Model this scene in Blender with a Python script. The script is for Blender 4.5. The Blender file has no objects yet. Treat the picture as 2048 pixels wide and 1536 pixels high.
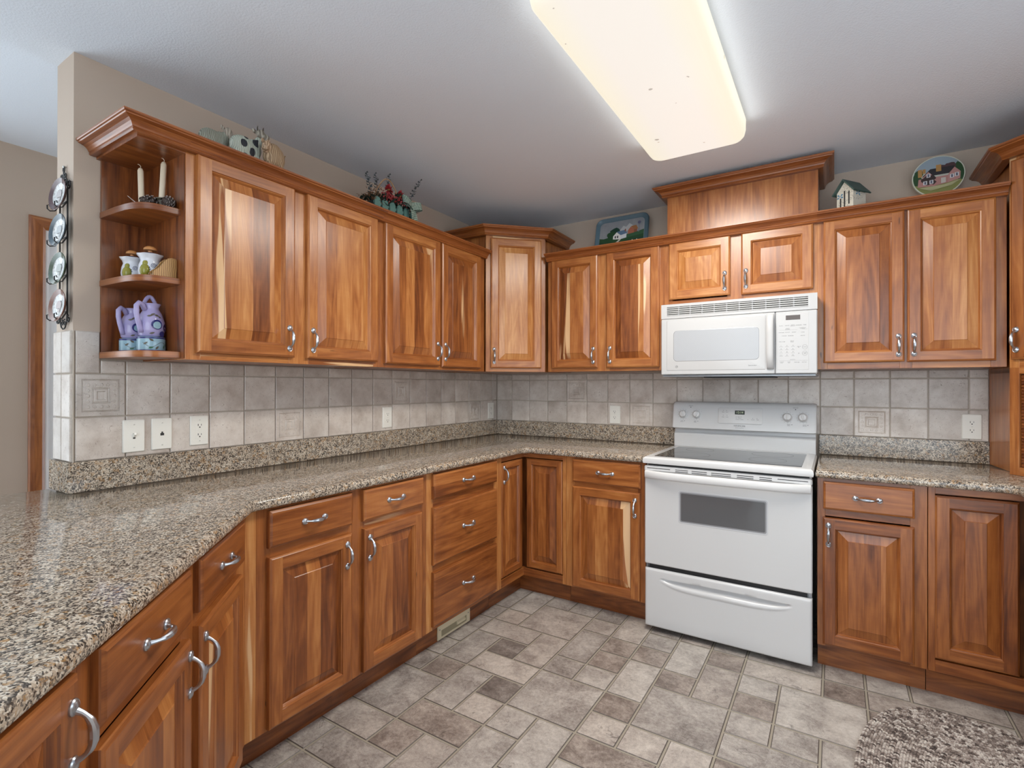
import bpy, bmesh, math, random
from mathutils import Vector, Matrix
SC = bpy.context.scene
COL = SC.collection
R = random.Random(7)
PI = math.pi

# ---------------------------------------------------------------- camera, sky, exposure
cam_d = bpy.data.cameras.new('camera')
cam = bpy.data.objects.new('camera', cam_d); COL.objects.link(cam)
cam_d.sensor_width = 36.0; cam_d.lens = 1019.76 / 2048 * 36
cam_d.shift_x = 6.64 / 2048; cam_d.clip_start = 0.02
_y, _p, _r = math.radians(32.5642), math.radians(0.1354), math.radians(0.0868)
_f = Vector((-math.sin(_y)*math.cos(_p), math.cos(_y)*math.cos(_p), math.sin(_p)))
_rt = Vector((math.cos(_y), math.sin(_y), 0)); _u = _rt.cross(_f)
_r2 = _rt*math.cos(_r) + _u*math.sin(_r); _u2 = -_rt*math.sin(_r) + _u*math.cos(_r)
_m = Matrix((_r2, _u2, -_f)).transposed().to_4x4(); _m.translation = Vector((2.2368, -3.3249, 1.2833))
cam.matrix_world = _m
SC.camera = cam
SC.view_settings.view_transform = 'Standard'; SC.view_settings.look = 'None'
SC.view_settings.gamma = 1.0; SC.view_settings.exposure = 0.12
SC.cycles.use_denoising = True
SC.cycles.max_bounces = 10; SC.cycles.diffuse_bounces = 5; SC.cycles.glossy_bounces = 4
SC.cycles.sample_clamp_indirect = 6.0
W = bpy.data.worlds.new('daylight'); SC.world = W; W.use_nodes = True
W.node_tree.nodes['Background'].inputs[0].default_value = (0.82, 0.92, 1.0, 1)
W.node_tree.nodes['Background'].inputs[1].default_value = WORLD_STRENGTH = 3.5
LAMP_POWER = 32.0

H = 2.4457        # ceiling height
ZC = 0.906        # worktop height

# ---------------------------------------------------------------- materials
def mat(name, color=(.8, .8, .8), rough=.5, metal=0.0, spec=.5, coat=0.0, emit=0.0):
    m = bpy.data.materials.new(name); m.use_nodes = True
    b = m.node_tree.nodes['Principled BSDF']
    b.inputs['Base Color'].default_value = (*color, 1); b.inputs['Roughness'].default_value = rough
    b.inputs['Metallic'].default_value = metal; b.inputs['Specular IOR Level'].default_value = spec
    b.inputs['Coat Weight'].default_value = coat
    if emit:
        b.inputs['Emission Color'].default_value = (*color, 1); b.inputs['Emission Strength'].default_value = emit
    return m
class NT:
    """tiny node writer"""
    def __init__(s, m): s.t = m.node_tree; s.b = s.t.nodes['Principled BSDF']
    def n(s, typ, ins=None, **kw):
        o = s.t.nodes.new(typ)
        for k, v in kw.items(): setattr(o, k, v)
        for k, v in (ins or {}).items():
            i = o.inputs[k]
            if hasattr(v, 'is_linked') or isinstance(v, bpy.types.NodeSocket): s.t.links.new(v, i)
            else: i.default_value = v
        return o
    def math(s, op, a, b=0.0, c=0.0, clamp=False):
        return s.n('ShaderNodeMath', {0: a, 1: b, 2: c}, operation=op, use_clamp=clamp).outputs[0]
    def mix(s, f, a, b, mode='MIX'):
        o = s.n('ShaderNodeMix', data_type='RGBA', blend_type=mode)
        for i, v in ((0, f), (6, a), (7, b)):
            if isinstance(v, bpy.types.NodeSocket): s.t.links.new(v, o.inputs[i])
            else: o.inputs[i].default_value = v if i == 0 else (*v[:3], 1)
        return o.outputs[2]
    def ramp(s, f, stops, mode='LINEAR'):
        o = s.n('ShaderNodeValToRGB', {0: f}); r = o.color_ramp; r.interpolation = mode
        while len(r.elements) < len(stops): r.elements.new(.5)
        for e, (p, c) in zip(r.elements, stops): e.position = p; e.color = (*c, 1) if len(c) == 3 else c
        return o.outputs[0]
    def noise(s, vec, scale, detail=3, rough=.5, dist=0.0):
        return s.n('ShaderNodeTexNoise', {'Vector': vec, 'Scale': scale, 'Detail': detail, 'Roughness': rough, 'Distortion': dist})
    def maprange(s, v, a, b, c, d, clamp=True):
        return s.n('ShaderNodeMapRange', {0: v, 1: a, 2: b, 3: c, 4: d}, clamp=clamp).outputs[0]
    def obj(s): return s.n('ShaderNodeTexCoord').outputs['Object']
    def link(s, a, name): s.t.links.new(a, s.b.inputs[name])
    def bump(s, h, strength=.2, dist=.002):
        o = s.n('ShaderNodeBump', {'Height': h, 'Strength': strength, 'Distance': dist}); s.link(o.outputs[0], 'Normal')

def make_cherry(name='cherry_wood', shift=0.0, red=0.0):
    m = mat(name, rough=.3, coat=.3); t = NT(m); t.b.inputs['Coat Roughness'].default_value = .24
    at = t.n('ShaderNodeVertexColor', layer_name='wood')
    sp = t.n('ShaderNodeSeparateColor', {0: at.outputs[0]})
    tone, seed, sap = sp.outputs[0], sp.outputs[1], sp.outputs[2]
    uv = t.n('ShaderNodeUVMap', uv_map='grain').outputs[0]
    s = t.n('ShaderNodeSeparateXYZ', {0: uv})
    u = t.math('MULTIPLY_ADD', seed, 7.3, s.outputs[0]); v = t.math('MULTIPLY_ADD', seed, 5.1, s.outputs[1])
    z = t.math('MULTIPLY', seed, 19.0)
    def vec(ku, kv): return t.n('ShaderNodeCombineXYZ', {0: t.math('MULTIPLY', u, ku), 1: t.math('MULTIPLY', v, kv), 2: z}).outputs[0]
    n1 = t.noise(vec(60, 2.2), 1.0, 4, .6, .6).outputs[0]
    n2 = t.noise(vec(14, 2.0), 1.0, 3, .5, 1.8).outputs[0]
    n3 = t.noise(vec(520, 14), 1.0, 2, .5).outputs[0]
    curl = t.noise(vec(9, 42), 1.0, 2, .5, 1.0).outputs[0]
    rings = t.math('SINE', t.math('MULTIPLY', t.noise(vec(11, 1.3), 1.0, 1, .4, .4).outputs[0], 70.0))
    f = t.math('MULTIPLY_ADD', t.math('SUBTRACT', n1, .5), .42, t.math('ADD', tone, shift))
    f = t.math('MULTIPLY_ADD', t.math('SUBTRACT', n2, .5), .66, f)
    f = t.math('MULTIPLY_ADD', t.math('SUBTRACT', n3, .5), .22, f)
    f = t.math('MULTIPLY_ADD', t.math('SUBTRACT', curl, .5), .06, f)
    f = t.math('MULTIPLY_ADD', rings, .042, f)
    c = t.ramp(f, [(0, (.085, .020, .0045)), (.22, (.200, .057, .0125)), (.45, (.340, .113, .027)), (.66, (.468, .192, .055)), (.84, (.59, .292, .104)), (1, (.70, .43, .19))])
    sm = t.maprange(t.math('ADD', t.noise(vec(17, .85), 1.0, 2, .45, .7).outputs[0], t.math('SUBTRACT', sap, .5)), .60, .64, 0, 1)
    c = t.mix(sm, c, t.mix(n2, (.58, .33, .15), (.72, .49, .28)))
    k = t.maprange(t.noise(vec(38, 7), 1.0, 2, .5).outputs[0], .76, .80, 0, .75)
    c = t.mix(k, c, (.06, .02, .008))
    if red: c = t.mix(red, c, (.25, .055, .016))
    t.link(c, 'Base Color')
    t.link(t.math('MULTIPLY_ADD', n1, .14, .24), 'Roughness')
    t.bump(n1, .06, .001)
    return m
CHERRY = make_cherry('cherry_wood', -.085); CROWN = make_cherry('cherry_moulding', -.15, .14)

def make_granite():
    m = mat('granite', rough=.065); t = NT(m); o = t.obj()
    w = t.noise(o, 38, 3, .6)
    q = t.n('ShaderNodeVectorMath', {0: o, 1: t.n('ShaderNodeVectorMath', {0: w.outputs['Color'], 1: (.006, .006, .006)}, operation='MULTIPLY').outputs[0]}, operation='ADD').outputs[0]
    v1 = t.n('ShaderNodeTexVoronoi', {'Vector': q, 'Scale': 300.0, 'Randomness': 1.0})
    r = t.n('ShaderNodeSeparateColor', {0: v1.outputs['Color']}).outputs[0]
    cl = t.noise(o, 42, 3, .6).outputs[0]
    f = t.math('MULTIPLY_ADD', t.math('SUBTRACT', cl, .5), 1.0, r)
    c = t.ramp(f, [(0, (.012, .011, .010)), (.15, (.045, .039, .035)), (.225, (.135, .118, .104)), (.32, (.255, .215, .175)), (.42, (.40, .325, .25)), (.56, (.53, .44, .34)), (.76, (.64, .555, .45)), (.91, (.72, .66, .56))], 'CONSTANT')
    v2 = t.n('ShaderNodeTexVoronoi', {'Vector': q, 'Scale': 95.0})
    r2 = t.n('ShaderNodeSeparateColor', {0: v2.outputs['Color']})
    rust = t.math('MULTIPLY', t.math('GREATER_THAN', r2.outputs[1], .86), t.maprange(t.noise(o, 260, 2, .6).outputs[0], .42, .55, 0, .7))
    c = t.mix(rust, c, (.42, .23, .08))
    gr = t.math('MULTIPLY', t.math('LESS_THAN', r2.outputs[2], .16), t.maprange(t.noise(o, 230, 2, .6).outputs[0], .45, .56, 0, .8))
    c = t.mix(gr, c, (.07, .06, .055))
    c = t.mix(t.maprange(t.noise(o, 5, 2, .5).outputs[0], .35, .7, 0, .22), c, (.27, .225, .18))
    c = t.mix(t.maprange(t.noise(o, 420, 2, .6).outputs[0], .35, .65, 0, .30), c, (.12, .098, .08))
    t.link(c, 'Base Color')
    return m
GRANITE = make_granite()

def make_wall_tile():
    m = mat('wall_tile', rough=.32); t = NT(m); o = t.obj()
    at = t.n('ShaderNodeVertexColor', layer_name='wood'); sp = t.n('ShaderNodeSeparateColor', {0: at.outputs[0]})
    off = t.n('ShaderNodeCombineXYZ', {0: t.math('MULTIPLY', sp.outputs[1], 31.0), 1: t.math('MULTIPLY', sp.outputs[1], 17.0), 2: t.math('MULTIPLY', sp.outputs[1], 9.0)}).outputs[0]
    q = t.n('ShaderNodeVectorMath', {0: o, 1: off}, operation='ADD').outputs[0]
    base = t.ramp(t.noise(q, 9, 5, .6).outputs[0], [(.3, (.46, .395, .345)), (.5, (.60, .54, .49)), (.7, (.70, .65, .60))])
    vn = t.noise(q, 13, 2, .5, 2.6).outputs[0]
    vein = t.maprange(t.math('ABSOLUTE', t.math('SINE', t.math('MULTIPLY', vn, 46.0))), 0, .20, 1.0, 0)
    brk = t.maprange(t.noise(q, 60, 2, .6).outputs[0], .42, .60, 0, 1)
    c = t.mix(t.math('MULTIPLY', vein, brk), base, (.22, .16, .13))
    c = t.mix(1.0, c, t.n('ShaderNodeCombineColor', {0: sp.outputs[0], 1: sp.outputs[0], 2: sp.outputs[0]}).outputs[0], 'MULTIPLY')
    t.link(c, 'Base Color'); t.bump(t.math('SUBTRACT', t.noise(q, 22, 4, .6).outputs[0], t.math('MULTIPLY', vein, brk)), .35, .002)
    return m
TILE = make_wall_tile()
GROUT = mat('grout', (.53, .47, .40), .8); FGROUT = mat('floor_grout', (.33, .295, .235), .8)

def make_floor():
    m = mat('vinyl_stone', rough=.42); t = NT(m); o = t.obj()
    at = t.n('ShaderNodeVertexColor', layer_name='wood'); sp = t.n('ShaderNodeSeparateColor', {0: at.outputs[0]})
    tone, seed, warm = sp.outputs
    off = t.n('ShaderNodeCombineXYZ', {0: t.math('MULTIPLY', seed, 37.0), 1: t.math('MULTIPLY', seed, 53.0), 2: seed}).outputs[0]
    q = t.n('ShaderNodeVectorMath', {0: o, 1: off}, operation='ADD').outputs[0]
    a = t.noise(q, 9, 6, .66, .5).outputs[0]; b = t.noise(q, 70, 4, .7).outputs[0]; g = t.noise(q, 300, 2, .6).outputs[0]
    f = t.math('MULTIPLY_ADD', t.math('SUBTRACT', a, .5), 1.15, tone)
    f = t.math('MULTIPLY_ADD', t.math('SUBTRACT', b, .5), .75, f)
    f = t.math('MULTIPLY_ADD', t.math('SUBTRACT', g, .5), .50, f)
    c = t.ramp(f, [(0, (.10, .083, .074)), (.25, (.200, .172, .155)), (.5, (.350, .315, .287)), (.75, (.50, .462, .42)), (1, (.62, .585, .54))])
    c = t.mix(warm, c, t.mix(1.0, c, (1.04, .985, .95), 'MULTIPLY'))
    cr = t.maprange(t.math('ABSOLUTE', t.math('SUBTRACT', t.noise(q, 6.5, 3, .6, 1.2).outputs[0], .5)), 0, .010, .6, 0)
    cr = t.math('MULTIPLY', cr, t.maprange(t.noise(q, 11, 2, .5).outputs[0], .52, .60, 0, 1))
    c = t.mix(cr, c, (.06, .048, .042))
    t.link(c, 'Base Color'); t.bump(t.math('MULTIPLY_ADD', b, .6, a), .22, .003)
    t.link(t.math('MULTIPLY_ADD', b, .2, .34), 'Roughness')
    return m
FLOORM = make_floor()

def noisy(name, c1, c2, scale, rough=.6, bump=0.0, bscale=None, bd=.002):
    m = mat(name, rough=rough); t = NT(m); o = t.obj()
    t.link(t.mix(t.noise(o, scale, 3, .6).outputs[0], c1, c2), 'Base Color')
    if bump: t.bump(t.noise(o, bscale or scale, 3, .6).outputs[0], bump, bd)
    return m
PAINT = noisy('beige_wall_paint', (.485, .395, .32), (.505, .412, .335), 3, .7, .12, 160)
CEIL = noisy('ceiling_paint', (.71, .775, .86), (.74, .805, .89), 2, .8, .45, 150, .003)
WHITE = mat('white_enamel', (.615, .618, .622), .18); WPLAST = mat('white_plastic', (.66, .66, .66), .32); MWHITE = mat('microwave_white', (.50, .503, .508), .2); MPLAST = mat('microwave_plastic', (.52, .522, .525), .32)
OFFW = mat('plate_plastic', (.80, .79, .735), .35); DARK = mat('dark_gap', (.012, .012, .013), .5)
SLOT = mat('slot_dark', (.03, .03, .03), .6); GREYM = mat('grey_metal', (.30, .31, .33), .35, .7)
GLASS = mat('black_glass', (.025, .028, .033), .045); LETTER = mat('grey_lettering', (.07, .075, .085), .6)
NICKEL = mat('brushed_nickel', (.50, .53, .58), .30, 1.0); IRON = mat('black_iron', (.012, .011, .012), .45)
CREAM = mat('register_enamel', (.66, .60, .43), .4); DOORW = mat('door_paint', (.80, .81, .83), .4)
WAX = mat('candle_wax', (.70, .60, .46), .5)

# ---------------------------------------------------------------- mesh builder
class MB:
    def __init__(s): s.v = []; s.f = []; s.uv = []; s.c = []; s.m = []; s.sm = []; s.mats = []; s.k = {}
    def new(s): s.k = {}
    def vi(s, p):
        key = (round(p[0], 6), round(p[1], 6), round(p[2], 6))
        i = s.k.get(key)
        if i is None: i = s.k[key] = len(s.v); s.v.append(tuple(p))
        return i
    def face(s, pts, m, g=(0, 0, 1), w=(.5, 0, 0), smooth=False):
        ids = [s.vi(p) for p in pts]
        if len(set(ids)) < 3: return
        ids2 = []; P = []
        for i, p in zip(ids, pts):
            if i not in ids2: ids2.append(i); P.append(Vector(p))
        if m not in s.mats: s.mats.append(m)
        n = Vector((0, 0, 0))
        for i in range(len(P)): n += P[i].cross(P[(i+1) % len(P)])
        if n.length < 1e-12: return
        n.normalize(); g = Vector(g)
        if abs(n.dot(g)) > .85: a = Vector((1, 0, 0)) if abs(n.x) < .8 else Vector((0, 1, 0)); g = n.cross(a).normalized()
        b = g.cross(n)
        if b.length < 1e-6: b = Vector((1, 0, 0))
        b.normalize()
        s.f.append(ids2); s.uv.append([(p.dot(b), p.dot(g)) for p in P]); s.c.append(w); s.m.append(s.mats.index(m)); s.sm.append(smooth)
    def box(s, x0, x1, y0, y1, z0, z1, m, c=0.0, g=(0, 0, 1), w=(.5, 0, 0)):
        s.new(); lo = (x0, y0, z0); hi = (x1, y1, z1)
        if c <= 0:
            P = lambda i, j, k: ((x0, x1)[i], (y0, y1)[j], (z0, z1)[k])
            for q in (((0,0,0),(0,1,0),(0,1,1),(0,0,1)), ((1,0,0),(1,0,1),(1,1,1),(1,1,0)), ((0,0,0),(0,0,1),(1,0,1),(1,0,0)),
                      ((0,1,0),(1,1,0),(1,1,1),(0,1,1)), ((0,0,0),(1,0,0),(1,1,0),(0,1,0)), ((0,0,1),(0,1,1),(1,1,1),(1,0,1))):
                s.face([P(*a) for a in q], m, g, w)
            return
        c = min(c, *( (hi[i]-lo[i])*.49 for i in range(3)))
        def P(sg, ax):
            return tuple((hi[i] if sg[i] else lo[i]) if i == ax else ((hi[i]-c) if sg[i] else (lo[i]+c)) for i in range(3))
        for ax in range(3):
            a, b = [i for i in range(3) if i != ax]
            for d in (0, 1):
                q = []
                for (i, j) in ((0,0),(1,0),(1,1),(0,1)):
                    sg = [0,0,0]; sg[ax] = d; sg[a] = i; sg[b] = j; q.append(P(sg, ax))
                s.face(q, m, g, w)
        for ax in range(3):
            a, b = [i for i in range(3) if i != ax]
            for i in (0, 1):
                for j in (0, 1):
                    s0 = [0,0,0]; s0[a] = i; s0[b] = j; s1 = list(s0); s1[ax] = 1
                    s.face([P(s0, a), P(s1, a), P(s1, b), P(s0, b)], m, g, w)
        for i in (0, 1):
            for j in (0, 1):
                for k in (0, 1): s.face([P((i,j,k), 0), P((i,j,k), 1), P((i,j,k), 2)], m, g, w)
    def prism(s, poly, z0, z1, m, g=(1, 0, 0), w=(.5, 0, 0), smooth_side=False):
        s.new(); n = len(poly)
        s.face([(x, y, z1) for x, y in poly], m, g, w); s.face([(x, y, z0) for x, y in reversed(poly)], m, g, w)
        for i in range(n):
            (xa, ya), (xb, yb) = poly[i], poly[(i+1) % n]
            s.face([(xa, ya, z0), (xb, yb, z0), (xb, yb, z1), (xa, ya, z1)], m, (xb-xa, yb-ya, 0) if g != (0, 0, 1) else g, w, smooth_side)
    def loops(s, rings, m, closed=True, caps=(True, True), w=(.5, 0, 0), g=(0, 0, 1), smooth=True):
        """skin a list of equal-length point rings"""
        s.new(); n = len(rings[0])
        for a, b in zip(rings[:-1], rings[1:]):
            for i in range(n if closed else n-1):
                j = (i+1) % n; s.face([a[i], a[j], b[j], b[i]], m, g, w, smooth)
        if caps[0]: s.face(list(reversed(rings[0])), m, g, w)
        if caps[1]: s.face(rings[-1], m, g, w)
    def lathe(s, prof, m, n=24, o=(0, 0, 0), axis='z', w=(.5, 0, 0), caps=(True, True), wob=None):
        rings = []
        for r, z in prof:
            ring = []
            for i in range(n):
                a = 2*PI*i/n; rr = r*(wob(a, z) if wob else 1)
                x, y = rr*math.cos(a), rr*math.sin(a)
                p = (x, y, z) if axis == 'z' else ((x, -z, y) if axis == 'y' else (z, x, y))
                ring.append((p[0]+o[0], p[1]+o[1], p[2]+o[2]))
            rings.append(ring)
        s.loops(rings, m, True, caps, w)
    def tube(s, path, rad, m, n=8, w=(.5, 0, 0), closed=False, flat=1.0, caps=True):
        P = [Vector(p) for p in path]; L = len(P)
        rad = rad if isinstance(rad, (list, tuple)) else [rad]*L
        rings = []; ref = None
        for i in range(L):
            t = (P[(i+1) % L]-P[i-1]) if closed else (P[min(i+1, L-1)]-P[max(i-1, 0)])
            t.normalize()
            if ref is None: ref = Vector((0, 0, 1)) if abs(t.z) < .9 else Vector((1, 0, 0))
            a = (ref - t*ref.dot(t)); a = a.normalized() if a.length > 1e-6 else Vector((1, 0, 0)); ref = a
            b = t.cross(a)
            rings.append([tuple(P[i] + a*(rad[i]*math.cos(2*PI*k/n)) + b*(rad[i]*flat*math.sin(2*PI*k/n))) for k in range(n)])
        if closed: rings.append(rings[0])
        s.loops(rings, m, True, (caps and not closed, caps and not closed), w)
    def ball(s, o, r, m, n=10, w=(.5, 0, 0), rot=None):
        r = (r, r, r) if not isinstance(r, (tuple, list)) else r
        rings = []
        for j in range(1, n//2+1):
            th = PI*j/(n//2+1); ring = []
            for i in range(n):
                a = 2*PI*i/n; p = Vector((r[0]*math.sin(th)*math.cos(a), r[1]*math.sin(th)*math.sin(a), r[2]*math.cos(th)))
                if rot: p = rot @ p
                ring.append((p.x+o[0], p.y+o[1], p.z+o[2]))
            rings.append(ring)
        s.loops(rings, m, True, (True, True), w)
    def sweep(s, path, prof, m, out=1, w=(.5, 0, 0), ends=True, z=0.0):
        """profile [(outward, height)] swept along a plan polyline with mitred corners; outward = to the right of travel * out"""
        n = len(path); rings = []
        for i in range(n):
            p = Vector(path[i][:2])
            def nor(a, b): d = (Vector(b[:2])-Vector(a[:2])).normalized(); return Vector((d.y, -d.x))*out
            if i == 0: mm = nor(path[0], path[1])
            elif i == n-1: mm = nor(path[-2], path[-1])
            else:
                a, b = nor(path[i-1], path[i]), nor(path[i], path[i+1]); mm = (a+b)/(1+a.dot(b))
            rings.append([(p.x+mm.x*o, p.y+mm.y*o, z+h) for o, h in prof])
        s.new(); k = len(prof)
        for i in range(n-1):
            d = Vector((path[i+1][0]-path[i][0], path[i+1][1]-path[i][1], 0)).normalized()
            for j in range(k-1):
                s.face([rings[i][j], rings[i+1][j], rings[i+1][j+1], rings[i][j+1]], m, d, w)
        if ends: s.face(rings[0], m, (0, 0, 1), w); s.face(list(reversed(rings[-1])), m, (0, 0, 1), w)
    def build(s, name, parent=None, auto=35, bev=0.0):
        me = bpy.data.meshes.new(name); me.from_pydata(s.v, [], s.f)
        for m in s.mats: me.materials.append(m)
        uvl = me.uv_layers.new(name='grain'); ca = me.color_attributes.new('wood', 'FLOAT_COLOR', 'CORNER')
        uv = []; cc = []
        for q, c in zip(s.uv, s.c):
            for a in q: uv += a; cc += (c[0], c[1], c[2], 1.0)
        me.uv_layers['grain'].data.foreach_set('uv', uv); me.color_attributes['wood'].data.foreach_set('color', cc)
        me.polygons.foreach_set('material_index', s.m); me.polygons.foreach_set('use_smooth', s.sm)
        bm = bmesh.new(); bm.from_mesh(me); bmesh.ops.recalc_face_normals(bm, faces=bm.faces); bm.to_mesh(me); bm.free()
        if any(s.sm): me.set_sharp_from_angle(angle=math.radians(auto))
        me.update()
        o = bpy.data.objects.new(name, me); COL.objects.link(o)
        if parent is not None: o.parent = parent
        if bev:
            b = o.modifiers.new('edge', 'BEVEL'); b.width = bev; b.segments = 2; b.limit_method = 'ANGLE'; b.angle_limit = math.radians(50)
        return o

def tag(o, label, cat, group=None):
    o['label'] = label; o['category'] = cat
    if group: o['group'] = group
    return o
def thing(name, label, cat, loc=(0, 0, 0), rot=0.0, group=None):
    o = bpy.data.objects.new(name, None); COL.objects.link(o); o.location = loc; o.rotation_euler = (0, 0, rot); o.empty_display_size = .1
    return tag(o, label, cat, group)
def struct(o): o['kind'] = 'structure'; return o
def wd(lo=.35, hi=.7, sap=0.0): return (R.uniform(lo, hi), R.random(), sap)

_txt = {}
def text_faces(mb, string, x, z, size, m, y=0.0, align='CENTER', sx=1.0):
    """flat lettering in the local xz plane facing -y"""
    cu = bpy.data.curves.new('lettering', 'FONT'); cu.body = string; cu.size = size; cu.align_x = align; cu.align_y = 'CENTER'; cu.resolution_u = 2
    ob = bpy.data.objects.new('lettering', cu); COL.objects.link(ob)
    dg = bpy.context.evaluated_depsgraph_get(); me = bpy.data.meshes.new_from_object(ob.evaluated_get(dg))
    mb.new()
    for p in me.polygons: mb.face([(x+me.vertices[i].co.x*sx, y, z+me.vertices[i].co.y) for i in p.vertices], m)
    bpy.data.meshes.remove(me); bpy.data.objects.remove(ob); bpy.data.curves.remove(cu)
# ---------------------------------------------------------------- room shell
XR = 3.476; XH = -1.115; YF = -4.7
def shell():
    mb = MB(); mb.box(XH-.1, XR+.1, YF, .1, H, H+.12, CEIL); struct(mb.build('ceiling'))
    mb = MB(); mb.box(-.16, XR+.1, 0, .12, 0, H, PAINT); struct(mb.build('wall_back'))
    mb = MB(); mb.box(-.155, 0, -2.645, 0, 0, H, PAINT); struct(mb.build('wall_left'))
    # hall wall with a door opening
    mb = MB(); y0, y1, zt = -2.42, -1.62, 2.06
    mb.box(XH-.12, XH, -3.05, y0, 0, H, PAINT); mb.box(XH-.12, XH, y1, .12, 0, H, PAINT); mb.box(XH-.12, XH, y0, y1, zt, H, PAINT)
    struct(mb.build('wall_hall'))
    d = MB(); d.box(XH-.075, XH-.035, y0+.018, y1-.018, .01, zt-.018, DOORW, .003)
    for za, zb in ((.25, .95), (1.1, 1.9)):
        for ya, yb in ((y0+.13, (y0+y1)/2-.05), ((y0+y1)/2+.05, y1-.13)): d.box(XH-.036, XH-.029, ya, yb, za, zb, DOORW, .006)
    dr = struct(d.build('door_1'))
    c = MB(); prof = [(0, 0), (0, .012), (.012, .019), (.04, .016), (.055, .012), (.062, .008), (.062, 0)]
    def casing(pts):  # profile mitred around the opening, on the hall wall
        rings = []
        for (ya, za, dy, dz) in pts: rings.append([(XH+h, ya+dy*o, za+dz*o) for o, h in prof])
        c.new()
        for a, b in zip(rings[:-1], rings[1:]):
            g = Vector(b[0])-Vector(a[0]); g.normalize(); ww = wd(.4, .55)
            for j in range(len(prof)-1): c.face([a[j], b[j], b[j+1], a[j+1]], CHERRY, g, ww)
    casing([(y0, 0, -1, 0), (y0, zt, -1, 1), (y1, zt, 1, 1), (y1, 0, 1, 0)])
    c.build('casing', dr)
    j = MB(); j.box(XH-.12, XH+.002, y0, y0+.016, 0, zt, DOORW); j.box(XH-.12, XH+.002, y1-.016, y1, 0, zt, DOORW); j.box(XH-.12, XH+.002, y0+.016, y1-.016, zt-.016, zt, DOORW)
    j.build('jamb', dr)
    mb = MB(); mb.box(XH-.1, 1.0, YF-.12, YF, 0, H, PAINT); struct(mb.build('wall_light_block'))  # unseen partial wall, added to cut sky light on the long wall's end
    # wall on the sink side, with the window that lights the sink
    mb = MB(); wy0, wy1, wz0, wz1 = -2.75, -1.35, 1.08, 2.1
    mb.box(XR, XR+.12, YF, wy0, 0, H, PAINT); mb.box(XR, XR+.12, wy1, 0, 0, H, PAINT)
    mb.box(XR, XR+.12, wy0, wy1, 0, wz0, PAINT); mb.box(XR, XR+.12, wy0, wy1, wz1, H, PAINT); struct(mb.build('wall_right'))
    f = MB()
    for a, b, c_, d_ in ((wy0, wy0+.05, wz0, wz1), (wy1-.05, wy1, wz0, wz1), ((wy0+wy1)/2-.025, (wy0+wy1)/2+.025, wz0, wz1), (wy0, wy1, wz0, wz0+.05), (wy0, wy1, wz1-.05, wz1)):
        f.box(XR+.03, XR+.08, a, b, c_, d_, WHITE, .004)
    struct(f.build('window_1'))
shell()

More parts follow.
